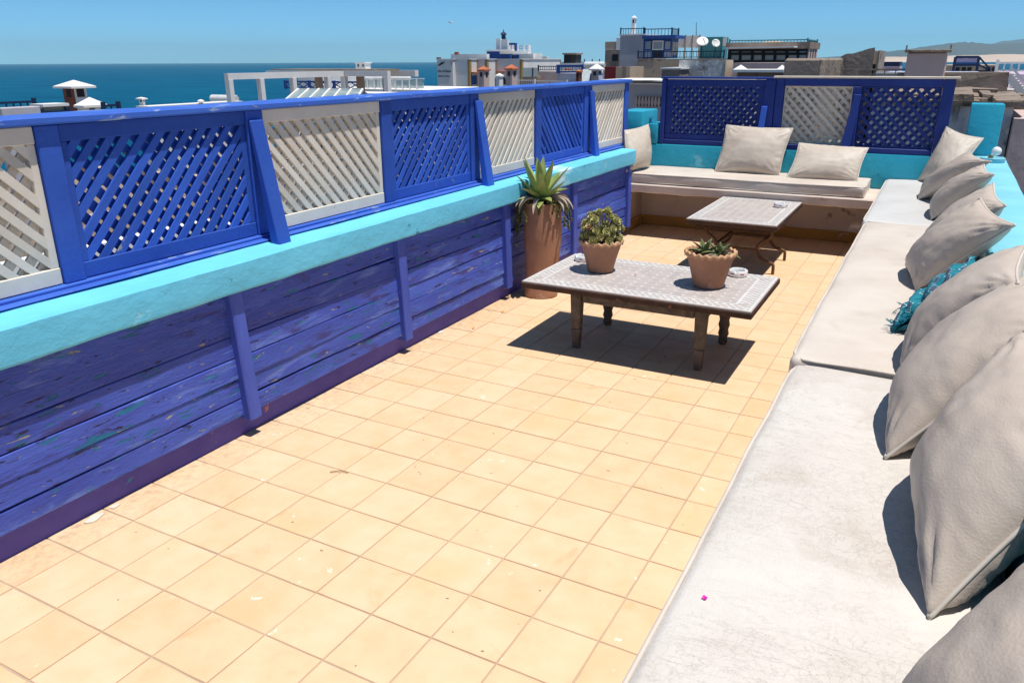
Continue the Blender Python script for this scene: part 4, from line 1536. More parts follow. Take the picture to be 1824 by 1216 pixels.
def window(t, xa, xb, ya, yb, Y, frame='bg_white', pane='pane_dark'):
    a, b = on_y(xa, ya, Y), on_y(xb, yb, Y)
    x0, x1, z0, z1 = min(a.x, b.x), max(a.x, b.x), min(a.z, b.z), max(a.z, b.z)
    e = max(.03, (x1 - x0) * .09)
    mb = MB()
    mb.box(x0, x1, Y - .05, Y + .02, z1 - e, z1)
    mb.box(x0, x1, Y - .05, Y + .02, z0, z0 + e)
    mb.box(x0, x0 + e, Y - .05, Y + .02, z0 + e, z1 - e)
    mb.box(x1 - e, x1, Y - .05, Y + .02, z0 + e, z1 - e)
    f = mb.build('window', frame, t)
    MB().box(x0 + e, x1 - e, Y - .02, Y + .015, z0 + e, z1 - e).build('pane', pane, f)
    return f


def windowx(t, X, ya, yb, z0, z1, frame='bg_white', pane='bg_dark'):
    MB().box(X - .02, X + .03, ya, yb, z0, z1).build('window', pane, t)


def rails(label, pts, z0, z1, mat, step, name='railing', rail=.05, bar=.025, parent=None, group=None):
    """railing through (x, y) points"""
    t = parent or thing(name, label, 'railing', (pts[0][0], pts[0][1], z0), group)
    for (a, b) in zip(pts[:-1], pts[1:]):
        A_, B_ = Vector((*a, 0)), Vector((*b, 0))
        MB().bar(A_ + Vector((0, 0, z1)), B_ + Vector((0, 0, z1)), rail, rail).build('top_rail', mat, t)
        MB().bar(A_ + Vector((0, 0, z0 + .08)), B_ + Vector((0, 0, z0 + .08)), rail * .8, rail * .8).build('bottom_rail', mat, t)
        L = (B_ - A_).length
        n = max(1, int(L / step))
        mb = MB()
        for i in range(1, n):
            p = A_.lerp(B_, i / n)
            mb.bar(p + Vector((0, 0, z0 + .08)), p + Vector((0, 0, z1)), bar, bar)
        if mb.v:
            o = mb.build('balusters', mat, t)
            o['kind'] = 'stuff'
    for p in pts:
        MB().bar(Vector((*p, z0)), Vector((*p, z1 + .08)), rail * 1.5, rail * 1.5).build('post', mat, t)
    return t


def rail_px(label, xa, xb, ya, yb, Y, mat, step, ret=None, **k):
    a, b = on_y(xa, ya, Y), on_y(xb, ya, Y)
    z0 = on_y(xb, yb, Y).z
    pts = [(a.x, Y), (b.x, Y)]
    if ret:
        pts.append((b.x, solve_y(b.x, b.z, ret, Y, Y * 5)))
    return rails(label, pts, z0, b.z, mat, step, **k)


def railx_px(label, xa, xb, ya, yb, X, mat, step, **k):
    a, b = on_x(xa, ya, X), on_x(xb, ya, X)
    z0 = on_x((xa + xb) / 2, yb, X).z
    return rails(label, [(X, a.y), (X, b.y)], z0, (a.z + b.z) / 2, mat, step, **k)


def chimney(label, xa, xb, xc, ycap, ytop, ybot, Y, body, body2=None, cap='bg_rtile', over=.10, name='chimney', holes=True, deep=None, extra=0):
    t = thing(name, label, 'chimney', (*on_y((xa + xc) / 2, ytop, Y).xy, on_y(xb, ybot, Y).z - extra))
    x0, x1, y0, y1, z0, z1 = block(t, 'shaft', body, xa, xb, xc, ytop, Y, ybot=ybot, deep=deep)
    if extra:
        MB().box(x0, x1, y0, y1, z0 - extra, z0).build('shaft', body, t)
    zc = on_y((xa + xc) / 2, ycap, Y).z
    o = over * (x1 - x0)
    MB().pyramid(x0 - o, x1 + o, y0 - o, y1 + o, z1 + .04, max(zc, z1 + .1), lip=.05).build('cap', cap, t)
    if holes:
        h = (z1 - z0) * .16
        wx, wy = (x1 - x0), (y1 - y0)
        MB().box(x0 + wx * .3, x0 + wx * .7, y0 - .012, y0 + .05, z1 - h * 1.8, z1 - h * .5).build('vent', 'bg_dark', t)
        MB().box(x1 - .05, x1 + .012, y0 + wy * .3, y0 + wy * .7, z1 - h * 1.8, z1 - h * .5).build('vent', 'bg_dark', t)
    return t, (x0, x1, y0, y1, z0, z1)


def text_on(parent, body, size, x, y, z, mat):
    cu = bpy.data.curves.new('text', 'FONT')
    cu.body = body
    cu.size = size
    cu.extrude = .01
    ob = bpy.data.objects.new('text', cu)
    COL.objects.link(ob)
    bpy.context.view_layer.update()
    me = bpy.data.meshes.new_from_object(ob.evaluated_get(bpy.context.evaluated_depsgraph_get()))
    bpy.data.objects.remove(ob)
    me.materials.clear()
    me.materials.append(M[mat])
    o = bpy.data.objects.new('lettering', me)
    link(o, parent)
    off = OFF[parent.name]
    o.location = Vector((x, y, z)) - off
    o.rotation_euler = (math.pi / 2, 0, 0)
    return o


def house(label, mat, x0, x1, y0, y1, z1, roof='bg_roof', par=.35, name='house', z0=-11.0, group=None, th=.22):
    t = thing(name, label, 'house', ((x0 + x1) / 2, (y0 + y1) / 2, z0), group)
    MB().box(x0, x1, y0, y1, z0, z1 - par - .02).build('wall', mat, t)
    MB().box(x0 + th, x1 - th, y0 + th, y1 - th, z1 - par - .019, z1 - par + .02).build('roof', roof, t)
    mb = MB()
    mb.box(x0, x1, y0, y0 + th, z1 - par - .019, z1)
    mb.box(x0, x1, y1 - th, y1, z1 - par - .019, z1)
    mb.box(x0, x0 + th, y0 + th, y1 - th, z1 - par - .019, z1)
    mb.box(x1 - th, x1, y0 + th, y1 - th, z1 - par - .019, z1)
    mb.build('parapet', mat, t, jit=.02)
    return t


# ------------------------------------------------------------------ roofs below, seen through the lattice
house('tan rubble-walled house with a beige flat roof below the long lattice fence', 'bg_stone', -11.5, -3.6, -3.0, 5.2, -.75)
house('whitewashed flat-roofed house beside the tan rubble house', 'bg_white', -13.0, -4.2, 5.4, 11.0, -1.3, 'bg_slate')
house('brown flat-roofed house behind the whitewashed low house', 'bg_tan', -20.5, -13.3, 2.0, 13.5, -.9)
house('grey rendered flat-roofed house standing below the white pergola', 'bg_grey', -21.0, -9.5, 14.0, 24.5, -1.9, 'bg_roof')
house('stained low house with a pale flat roof past the aqua stepped corner', 'bg_stain', -9.0, -2.2, 12.0, 17.5, -1.2, 'bg_slate')
house('broad beige flat-roofed house below the hotel', 'bg_tan', -31.0, -10.0, 26.0, 44.0, -2.6)
house('pale pink flat-roofed house under the terracotta chimneys', 'bg_pink', -20.0, -9.8, 45.0, 60.0, -2.2, 'bg_roof')

# left: grey parapet, dark railings and chimney towers
X = -14.0
a, b = on_x(2, 193, X), on_x(72, 194, X)
t = thing('parapet_wall', 'stained grey concrete parapet left of the brick chimney tower', 'wall', (X, (a.y + b.y) / 2, -2))
MB().box(X - .25, X, a.y, b.y, -2, a.z).build('wall', 'bg_grey', t, bevel=.01)
railx_px('dark navy railing with a knobbed post behind the stained grey parapet', -30, 61, 183, 200, -19.0, 'bg_navy', .16)
a, b = on_x(74, 191, -15), on_x(121, 190, -15)
t = thing('parapet_wall', 'brown-grey rendered parapet strip beside the brick chimney tower', 'wall', (-15, (a.y + b.y) / 2, -2))
MB().box(-15.3, -15, a.y, b.y, on_x(100, 198, -15).z, a.z).build('wall', 'bg_tan', t)
MB().box(-15.35, -14.95, a.y, b.y, a.z + .001, a.z + .05).build('coping', 'bg_white', t)
railx_px('short dark railing below the brown-grey parapet strip', 74, 121, 200, 212, -14.95, 'bg_navy', .12)
railx_px('dark railing right of the small pyramid-capped chimney', 184, 211, 188, 204, -16.5, 'bg_navy', .13)
Y = 13.4
t, (x0, x1, y0, y1, z0, z1) = chimney('square brick and white chimney tower under a white pyramid cap', 113, 131, 153, 143, 157, 215, Y, 'bg_white', cap='bg_white', over=.42, holes=False)
MB().box(x0 - .01, x1 - .002, y0 - .03, y0 + .03, z0, z1 - .002).build('brick_facing', 'bg_brick', t)
hh = z1 - z0
MB().box(x1 - .05, x1 + .012, y0 + (y1 - y0) * .18, y0 + (y1 - y0) * .78, z1 - hh * .28, z1 - hh * .03).build('opening', 'bg_dark', t)
MB().box(x0 + (x1 - x0) * .35, x0 + (x1 - x0) * .75, y0 - .042, y0 + .05, z1 - hh * .28, z1 - hh * .03).build('opening', 'bg_dark', t)
t, e = chimney('short white chimney under a broad white pyramid cap in front of the brick tower', 146, 152, 178, 174, 191, 214, 12.4, 'bg_white', cap='bg_white', over=1.0, holes=False)
x0, x1, y0, y1, z0, z1 = e
MB().box(x1 - .05, x1 + .012, y0 + (y1 - y0) * .25, y0 + (y1 - y0) * .6, z0, z1 - .04).build('opening', 'bg_dark', t)

# white roof with slim chimney and water tank
Y = 27.0
p = on_y(255, 184, Y)
t = thing('house', 'white flat-roofed house with a slim white chimney on its corner', 'house', (p.x, p.y, -11))
x0, x1, y0, y1, z1 = extent(248, 266, 430, 192.5, Y)
y1 = min(y1, y0 + 12)
MB().box(x0, x1, y0, y1, -11, z1).build('wall', 'bg_white', t)
MB().box(x0 - .1, x1 + .1, y0 - .1, y1, z1 + .001, z1 + .08).build('roof_edge', 'bg_white', t)
chimney('slim white chimney with a flared flat cap on the white roof', 247, 254, 257.5, 174.5, 177, 193, 27.3, 'bg_white', cap='bg_white', over=.35)
Y = 36.0
a, b = on_y(378, 176, Y), on_y(421, 176, Y)
t = thing('water_tank', 'white cylindrical solar water tank on a metal stand left of the pergola', 'water tank', (a.x, Y, a.z - .6))
r = (on_y(378, 168.5, Y).z - on_y(378, 183, Y).z) / 2
MB().tube([(a.x, Y, a.z), (a.x + .03, Y, a.z), (b.x - .03, Y, a.z), (b.x, Y, a.z)], [r * .9, r, r, r * .9], 20).build('tank', 'bg_metal', t, smooth=True)
for f in (.15, .85):
    x = a.x + (b.x - a.x) * f
    MB().bar((x, Y, a.z - r), (x, Y, a.z - r - .8), .06, .06).build('stand', 'bg_navy', t)
mb = MB()
mb.hexa([(a.x - .5, Y - 1.2, a.z - r - .75), (b.x, Y - 1.2, a.z - r - .75), (b.x, Y - 1.15, a.z - r - .75), (a.x - .5, Y - 1.15, a.z - r - .75), (a.x - .5, Y - .2, a.z - r), (b.x, Y - .2, a.z - r), (b.x, Y - .15, a.z - r), (a.x - .5, Y - .15, a.z - r)])
mb.build('collector', 'bg_panel', t)
p = on_y(358, 183, 30)
t = thing('roof_vent', 'small white domed roof vent left of the water tank', 'vent', (p.x, p.y, p.z - .5))
MB().lathe([(.10, -.5), (.10, .0), (.18, .01), (.17, .08), (.10, .14), (.01, .16)], 16, tuple(p)).build('cowl', 'bg_white', t, smooth=True)

# pergola
XP = -27.7
t = thing('pergola', 'white concrete pergola frame of square posts and flat beams above the sea', 'pergola', (XP, 29, -3))
cols = [411, 467, 525, 587]
zt = on_x(411, 131, XP).z
ys = [on_x(c, 140, XP).y for c in cols]
yc = solve_y(XP, zt, 617, 20, 60)
for y in ys:
    MB().box(XP - .26, XP, y - .12, y + .12, -3, zt - .26).build('post', 'bg_white', t)
MB().box(XP - .25, XP - .02, ys[0] - .12, yc - .20, zt - .259, zt).build('beam', 'bg_white', t)
xr = on_y(690, 140, yc).x
for x in (XP - .17, xr):
    MB().box(x - .13, x + .13, yc - .16, yc + .12, -3, zt - .26).build('post', 'bg_white', t)
MB().box(XP - .30, xr + .13, yc - .15, yc + .11, zt - .259, zt + .01).build('beam', 'bg_white', t)
MB().box(XP - 5.5, XP - .4, yc - .16, yc + .1, zt - .259, zt).build('beam', 'bg_white', t)
for y in (yc + 2.6,):
    for x in (XP - 4.2, XP - 1.2, XP + .6):
        MB().box(x - .16, x + .16, y - .16, y + .16, -3, zt - .30).build('post', 'bg_tan', t)
    MB().box(XP - 5.5, xr, y - .16, y + .16, zt - .299, zt + .02).build('beam', 'bg_white', t)
MB().box(XP - 5.4, xr - 1.0, yc + .16, yc + 2.42, zt + .021, zt + .09).build('reed_roof', 'bg_brown', t)

# glass skylight
Y = 25.5
a, b = on_y(532, 160.5, Y), on_y(646, 161, Y)
Yf = 23.6
c, d = on_y(506, 183, Yf), on_y(636, 179, Yf)
t = thing('skylight', 'pitched glass skylight with white glazing bars in front of the pergola', 'skylight', (c.x, Y, c.z - 1))
n = 6
for i in range(n):
    f0, f1 = i / n + .006, (i + 1) / n - .006
    P0, P1, P2, P3 = c.lerp(d, f0), c.lerp(d, f1), a.lerp(b, f1), a.lerp(b, f0)
    u = Vector((0, 0, .03))
    MB().hexa([P0, P1, P2, P3, P0 + u, P1 + u, P2 + u, P3 + u]).build('pane', 'pane', t)
for i in range(n + 1):
    f = i / n
    MB().bar(c.lerp(d, f) + Vector((0, 0, .03)), a.lerp(b, f) + Vector((0, 0, .03)), .07, .09).build('glazing_bar', 'bg_white', t)
MB().bar(a, b, .10, .12).build('ridge', 'bg_white', t)
MB().add([d, b, b + Vector((1.6, .6, -1.0)), d + Vector((.2, 0, -.6))], [(0, 1, 2, 3)]).build('gable', 'bg_dark', t)
MB().box(c.x, d.x, Y + .06, Y + 1.5, c.z - 2, a.z - .08).build('kerb', 'bg_white', t)

# terrace behind the pergola
Y = 41.0
a, b = on_y(565, 146, Y), on_y(641, 146, Y)
a.x = on_y(508, 146, Y).x
zb = on_y(600, 160, Y).z
t = rails('blue timber railing with crossed bracing behind the pergola posts', [(a.x, Y), ((a.x * 2 + b.x) / 3, Y), ((a.x + 2 * b.x) / 3, Y), (b.x, Y)], zb, a.z, 'bg_blue', 50, rail=.10)
for i in range(8):
    x0 = a.x + (b.x - a.x) * i / 8
    x1 = a.x + (b.x - a.x) * (i + 1) / 8
    MB().bar((x0, Y - .02, zb + .1), (x1, Y - .02, a.z), .05, .05).build('brace', 'bg_blue', t)
    MB().bar((x1, Y + .04, zb + .1), (x0, Y + .04, a.z), .05, .05).build('brace', 'bg_blue', t)
t = thing('house', 'white seafront house with a bare whitewashed roof terrace behind the pergola', 'house', loc_of(640, 41))
x0, x1, y0, y1, z1 = extent(520, 762, 762, 160.5, 41.3)
MB().box(x0, x1, 41.3, 48, -11, z1).build('wall', 'bg_white', t, jit=.04)
x2, x3, _, _, z2 = extent(530, 651, 651, 137, 44.0)
MB().box(x2, x3, 44, 47.5, z1 + .001, z2).build('wall', 'bg_white', t)
t = thing('chimney', 'white boxy chimney with two dark vents on the seafront house', 'chimney', (*on_y(641, 111, 44.5).xy, z2))
_x0, _x1, _, _, _z = extent(633, 650, 650, 113, 44.5)
MB().box(_x0, _x1, 44.5, 45.1, z2 + .002, _z).build('shaft', 'bg_white', t)
MB().box(_x0 - .06, _x1 + .06, 44.42, 45.2, _z + .001, _z + .07).build('cap', 'bg_white', t)
for f in (.3, .8):
    x = _x0 + (_x1 - _x0) * f
    MB().box(x - .05, x + .05, 44.47, 44.55, _z - .22, _z - .06).build('vent', 'bg_dark', t)
a, b = on_y(642, 142.5, 42), on_y(755, 141.5, 42)
t = thing('glass_balustrade', 'frosted glass balustrade along the white seafront roof', 'balustrade', (a.x, 42, z1))
n = 9
for i in range(n):
    x0_, x1_ = a.x + (b.x - a.x) * i / n, a.x + (b.x - a.x) * (i + 1) / n
    MB().box(x0_ + .05, x1_ - .05, 42, 42.04, z1 + .05, b.z - .03).build('pane', 'pane', t)
    MB().box(x0_ - .04, x0_ + .04, 41.97, 42.07, z1, b.z).build('post', 'bg_white', t)
MB().box(a.x, b.x, 41.98, 42.06, b.z + .001, b.z + .06).build('top_rail', 'bg_white', t)
for (xa, xb, lab) in ((667, 684, 'short pale water tank behind the frosted balustrade, next to the pergola post'), (698, 731, 'long white water tank lying behind the frosted balustrade')):
    a, b = on_y(xa, 140, 43.5), on_y(xb, 140, 43.5)
    t = thing('water_tank', lab, 'water tank', (a.x, 43.5, z1))
    MB().tube([(a.x, 43.5, a.z), (a.x + .04, 43.5, a.z), (b.x - .04, 43.5, a.z), (b.x, 43.5, a.z)], [.09, .13, .13, .09], 16).build('tank', 'bg_metal', t, smooth=True)
    for f in (.15, .85):
        x = a.x + (b.x - a.x) * f
        MB().bar((x, 43.5, z1), (x, 43.5, a.z - .12), .05, .05).build('stand', 'bg_navy', t)

# ------------------------------------------------------------------ hotel
Y = 59.0
t = thing('guest_house', 'white and grey stepped guest house with ochre quoins and a blue roof terrace', 'house', loc_of(850, 60))
faces = [(778, 806, 811), (811, 836, 851), (851, 867, 884), (884, 929, 999)]
yy = Y
info = []
for i, (xa, xb, xc) in enumerate(faces):
    a, b = on_y(xa, 106.5, yy), on_y(xb, 106.5, yy)
    zt = b.z
    yn = solve_y(b.x, zt, xc, yy, yy * 3)
    MB().box(a.x - (0 if i == 0 else 0), b.x, yy, yn + (6 if i < 3 else 0), -11, zt + .001 * i).build('wall', 'bg_grey' if i == 9 else 'bg_white', t)
    MB().box(a.x - .05, b.x + .06, yy - .06, yn, zt + .01, zt + .07).build('cornice', 'bg_white', t)
    if i:
        MB().box(b.x - .17, b.x + .02, yy - .02, yy + .3, -11, zt - .01).build('quoin', 'bg_quoin', t)
        MB().box(b.x - .02, b.x + .02, yn - .2, yn - .02, -11, zt - .01).build('quoin', 'bg_quoin', t)
    info.append((a.x, b.x, yy, yn, zt))
    yy = yn
a = info[0]
wd = a[1] - a[0]
text_on(t, 'Dar Al Bahar', wd * .165, a[0] + wd * .04, Y - .02, on_y(780, 129, Y).z, 'bg_dark')
text_on(t, "chambres d'hotes", wd * .105, a[0] + wd * .05, Y - .02, on_y(780, 137, Y).z, 'bg_dark')
mk = MB()
P_ = [on_y(x, y, Y - .03) for x, y in ((780, 117.5), (784, 115), (788, 112.5), (792, 111.5))]
mk.tube(P_, [.02, .08, .09, .02], 6).build('painted_bird', 'bg_dark', t)
for (x, ya, yb) in ((780, 102.5, 106), (812, 93, 98)):
    p0, p1 = on_y(x, yb, Y + 3), on_y(x, ya, Y + 3)
    MB().box(p0.x - .15, p0.x + .15, Y + 3, Y + 3.3, p0.z, p1.z).build('chimney_stub', 'bg_brick', t)
# roof storeys
def gblock(part, mat, xa, xb, ya, yb, Yq, deep=3.0):
    p, q = on_y(xa, ya, Yq), on_y(xb, yb, Yq)
    return MB().box(p.x, q.x, Yq, Yq + deep, q.z, p.z).build(part, mat, t)
gblock('roof_wall', 'bg_white', 803, 867, 97, 107, 66, .5)
gblock('roof_room', 'bg_blue', 867, 908, 91.5, 107, 68, .4)
gblock('roof_slab', 'bg_white', 865.5, 911, 89, 91.4, 67, .6)
gblock('stair_tower', 'bg_white', 891, 904, 71, 89.2, 69, .3)
gblock('tower_fin', 'bg_white', 883.5, 891, 69.3, 89.2, 68.9, .3)
gblock('terrace_slab', 'bg_white', 890, 941, 91.6, 96, 67.5, .6)
gblock('roof_cabin', 'bg_blue', 905, 918.5, 77, 91.5, 71.5, .3)
for x in (904.5, 911, 921, 932, 940):
    gblock('terrace_pier', 'bg_white', x, x + 2.2, 80.5, 91.5, 67.6, .35)
for x0_ in (912, 923.5, 934.5):
    for y_ in (82, 86):
        gblock('terrace_bar', 'bg_blue', x0_, x0_ + 8, y_, y_ + .8, 67.8, .1)
gblock('roof_wall', 'bg_white', 908, 950, 95.5, 107, 70, 1.9)
gblock('arch_opening', 'bg_dark', 909.5, 914, 98, 106.5, 69.9, .2)
gblock('arch_opening', 'bg_blue', 915, 924, 98, 106.5, 69.9, .2)
gblock('roof_wall', 'bg_white', 966, 974, 101, 105.2, 71.5, .5)
p = on_y(897, 70.5, 69.5)
MB().lathe([(.10, 0), (.32, .02), (.22, .08), (.20, .38), (.34, .44), (.26, .52), (.10, .66), (.04, .70), (.02, .9)], 8, tuple(p)).build('lantern', 'bg_navy', t)
for (xa, xb, ya, yb, i, m) in ((839, 848.5, 135, 151, 1, 'bg_blue'), (891, 901, 137, 151, 3, 'bg_dark'), (913, 919, 137, 147, 3, 'bg_blue')):
    yq = info[i][2] if i == 3 else info[i][2] + .02
    if i == 1:
        X = info[1][1]
        y0_, y1_ = solve_y(X, 0, xa, info[1][2], 200), solve_y(X, 0, xb, info[1][2], 200)
        z0_, z1_ = on_x(844, yb, X).z, on_x(844, ya, X).z
        mb = MB().box(X - .05, X + .05, y0_, y1_, z0_, z1_)
    else:
        p, q = on_y(xa, ya, yq), on_y(xb, yb, yq)
        mb = MB()
        cx, rr = (p.x + q.x) / 2, (q.x - p.x) / 2
        pts = [(p.x, q.z), (q.x, q.z)] + [(cx + rr * math.cos(w_), p.z - rr + rr * math.sin(w_)) for w_ in [math.pi * s_ / 10 for s_ in range(11)]]
        m_ = len(pts)
        mb.add([(x, yq - .05, z) for x, z in pts] + [(x, yq + .03, z) for x, z in pts], [tuple(range(m_))] + [(s_, (s_ + 1) % m_, m_ + (s_ + 1) % m_, m_ + s_) for s_ in range(m_)])
    mb.build('arched_window', m, t)
for (xa, xb) in ((887, 902), (912, 921)):
    p, q = on_y(xa, 127.5, info[3][2]), on_y(xb, 130, info[3][2])
    MB().box(p.x, q.x, info[3][2] - .35, info[3][2] + .1, q.z, p.z).build('window_hood', 'bg_rtile', t)
X = info[1][1]
MB().box(X, X + .35, solve_y(X, 0, 838.5, info[1][2], 200), solve_y(X, 0, 850, info[1][2], 200), on_x(844, 131, X).z, on_x(844, 128.5, X).z).build('window_hood', 'bg_rtile', t)

# chimneys and small roofs in front of the hotel
chimney('tan chimney with an orange tiled cap in front of the blue arched window', 852, 862, 866, 118, 126, 165, 30, 'bg_pink', over=.18, extra=3, deep=.45)
chimney('slightly wider tan chimney with an orange tiled cap near the dark arched window', 901, 912, 916, 114.5, 124, 165, 30, 'bg_pink', over=.20, extra=3, deep=.45)
chimney('slim white chimney with a white pyramid cap between the two orange-capped chimneys', 883.5, 889.5, 892, 130.5, 137, 165, 28, 'bg_white', cap='bg_white', over=.18, holes=False, extra=3, deep=.3)
chimney('short brick-red chimney with an orange cap by the pale blue box', 1026, 1032, 1034.5, 124.5, 129, 160, 28, 'bg_brick', over=.16, extra=3, deep=.25)
t, e = chimney('pale lilac chimney under a broad cream cone cap between two blue fins', 1053.5, 1065.5, 1068, 113.5, 125, 160, 28, 'bg_pink', cap='bg_white', over=.30, extra=3, deep=.35)
for s_, xx in ((-1, e[0] - .02), (1, e[1] + .02)):
    MB().add([(xx, e[2] - .05, e[5] - .12), (xx + s_ * .16, e[2] - .05, e[4] - .3), (xx, e[2] - .05, e[4] - .3), (xx, e[3], e[5] - .12), (xx + s_ * .16, e[3], e[4] - .3), (xx, e[3], e[4] - .3)], [(0, 1, 2), (5, 4, 3), (0, 3, 4, 1), (1, 4, 5, 2), (2, 5, 3, 0)]).build('fin', 'bg_blueish', t)
rail_px('white scrollwork railing below the guest house', 911, 952, 143.5, 156, 40, 'bg_white', .12)
rail_px('thin white railing of short bays beyond the scrollwork railing', 953, 1010, 145, 156, 41, 'bg_white', .9)
t = thing('roof_room', 'pale pink roof room beside a green glass screen', 'house', loc_of(970, 46))
block(t, 'wall', 'bg_pink', 957, 994, 994, 127.5, 46)
rail_px('navy railing on top of the pale pink roof room', 959, 993.5, 118.5, 127.5, 46.1, 'bg_navy', .14)
a, b = on_y(931, 121, 45.5), on_y(957, 137, 45.5)
t = thing('glass_screen', 'green-tinted glass screen left of the pale pink roof room', 'screen', (a.x, 45.5, b.z))
mid = a.x + (b.x - a.x) * .68
MB().box(a.x, mid - .03, 45.5, 45.55, b.z, a.z).build('pane', 'pane', t)
MB().box(mid + .03, b.x, 45.5, 45.55, b.z, a.z).build('pane', 'pane', t)
MB().box(mid - .03, mid + .03, 45.48, 45.57, b.z, a.z).build('mullion', 'bg_navy', t)
MB().box(a.x, b.x, 45.45, 46.2, b.z - .5, b.z - .001).build('base', 'bg_brown', t)
t = thing('roof_room', 'pale blue roof room under a deep blue railing with red lettering patches', 'house', loc_of(1015, 45))
block(t, 'wall', 'bg_blueish', 994, 1040, 1040, 131, 45)
t = rail_px('deep blue railing with red blobs on the pale blue roof room', 994.5, 1039, 118, 131, 44.9, 'bg_blue', .22, rail=.12)
for x in (1009, 1012.5, 1016):
    a, b = on_y(x - 1.4, 122, 44.8), on_y(x + 1.4, 125.5, 44.8)
    MB().box(a.x, b.x, 44.78, 44.84, b.z, a.z).build('red_disc', 'bg_rtile', t, bevel=.02)
t = thing('roof_cabin', 'dark brown boarded roof cabin standing against the sky', 'cabin', loc_of(1020, 60, -2))
block(t, 'wall', 'bg_dark', 1004.5, 1026, 1035.5, 97.5, 60, ybot=114)
a = extent(1004.5, 1026, 1035.5, 97.5, 60)
MB().box(a[0] - .1, a[1] + .1, a[2] - .1, a[3] + .1, a[4] + .001, a[4] + .12).build('roof', 'bg_brown', t)
t = thing('roof_terrace', 'low wall with thin poles between the dark cabin and the tall grey house', 'wall', loc_of(1060, 58))
block(t, 'wall', 'bg_white', 998, 1080, 1080, 113, 58)
for x in (1041, 1055, 1068):
    a, b = on_y(x, 113, 58), on_y(x, 105.5, 58)
    MB().bar(a, b, .06, .06).build('pole', 'bg_navy', t)
a, b = on_y(1041, 116, 40), on_y(1077, 116, 40)
t = thing('water_tank', 'big white solar water tank with a sloping grey panel behind the cone-capped chimney', 'water tank', (a.x, 40, a.z - 1))
MB().tube([(a.x, 40, a.z), (a.x + .04, 40, a.z), (b.x - .04, 40, a.z), (b.x, 40, a.z)], [.12, .16, .16, .12], 16).build('tank', 'bg_metal', t, smooth=True)
MB().hexa([(a.x, 39.2, a.z - .95), (b.x, 39.2, a.z - .95), (b.x, 39.25, a.z - .95), (a.x, 39.25, a.z - .95), (a.x, 39.85, a.z - .2), (b.x, 39.85, a.z - .2), (b.x, 39.9, a.z - .2), (a.x, 39.9, a.z - .2)]).build('collector', 'bg_panel', t)
t = thing('roof_shed', 'dark red panelled roof shed with cream and brown boards beside it', 'shed', loc_of(1100, 38))
block(t, 'red_panel', 'bg_red', 1077.5, 1097, 1097, 119.5, 38, deep=2)
block(t, 'cream_board', 'bg_tan', 1097.3, 1108, 1108, 119.5, 38, deep=2)
block(t, 'brown_board', 'bg_brown', 1108.3, 1115, 1115, 119, 38, deep=2)
block(t, 'cream_board', 'bg_tan', 1115.3, 1122.5, 1122.5, 119, 38, deep=2)

# ------------------------------------------------------------------ tall grey house with blue sunroom
Y = 52.0
t = thing('tall_house', 'tall grey rendered house with a blue glazed sunroom and tan lower wall', 'house', loc_of(1140, Y))
TG = block(t, 'tower', 'bg_grey', 1105, 1147, 1147, 63, Y, deep=5)
MB().box(TG[0] - .06, TG[1] + .06, TG[2] - .06, TG[3], TG[5] + .001, TG[5] + .08).build('coping', 'bg_white', t)
block(t, 'side_wing', 'bg_brown', 1078, 1104.6, 1104.6, 89, Y + 1.5, deep=4)
block(t, 'side_parapet', 'bg_tan', 1078, 1098, 1098, 74.5, Y + 1.6, ybot=88.8, deep=.3)
panel(t, 'white_panel', 'bg_white', 1098.5, 1105, 68, 88.6, Y + 1.6)
window(t, 1091, 1101, 97, 109, Y + 1.5, 'bg_navy', 'bg_dark')
panel(t, 'dark_door', 'bg_dark', 1125, 1128, 121, 143, Y - .0)
window(t, 1128.5, 1134, 122, 141, Y, 'bg_grey', 'bg_dark')
TN = block(t, 'lower_wall', 'bg_tan', 1135.5, 1305, 1305, 104.5, Y - 3, deep=8)
panel(t, 'stain', 'bg_brown', 1136.5, 1165, 104.6, 110, Y - 3, .02)
SR = block(t, 'sunroom', 'bg_blue', 1147.5, 1197, 1209, 69, Y, ybot=104)
MB().box(SR[0], SR[1] + .35, SR[2] - .4, SR[3] + .3, SR[5] + .001, SR[5] + .2).build('sunroom_roof', 'bg_blue', t)
for (xa, xb) in ((1148.5, 1160.5), (1163, 1181.5), (1184, 1195)):
    window(t, xa, xb, 73, 89.5, Y, 'bg_white' if xa == 1163 else 'bg_blue', 'pane_dark')
    if xa != 1163:
        panel(t, 'apron_panel', 'bg_blueish', xa, xb, 91, 103, Y)
panel(t, 'dark_door', 'bg_dark', 1164, 1178, 90, 104, Y)
for f0, f1 in ((.08, .48), (.54, .94)):
    ya_, yb_ = SR[2] + (SR[3] - SR[2]) * f0, SR[2] + (SR[3] - SR[2]) * f1
    MB().box(SR[1] - .03, SR[1] + .04, ya_, yb_, SR[5] - 1.0, SR[5] - .2).build('window', 'pane_dark', t)
rail_px('dark railing around the top of the tall grey house', 1106, 1147, 51, 63.5, Y + .1, 'bg_navy', .17)
rail_px('dark railing on the sunroom roof of the tall grey house', 1149, 1197, 51.5, 68, Y + .1, 'bg_navy', .2, ret=1209)
rail_px('long dark teal railing along the tan wall terrace of the tall grey house', 1137, 1290, 91.5, 104.5, Y - 2.9, 'bg_navy', .2)
chimney('slender white chimney like a small minaret on the tall grey house', 1125.5, 1131.5, 1134.5, 27.5, 33, 63, Y + 1.5, 'bg_white', cap='bg_white', over=.16, deep=.25)
t = thing('windbreak', 'white panelled windbreak on dark posts beside the blue sunroom', 'windbreak', loc_of(1225, 55, -1))
a, b = on_y(1209, 64.5, 55), on_y(1245, 85, 55)
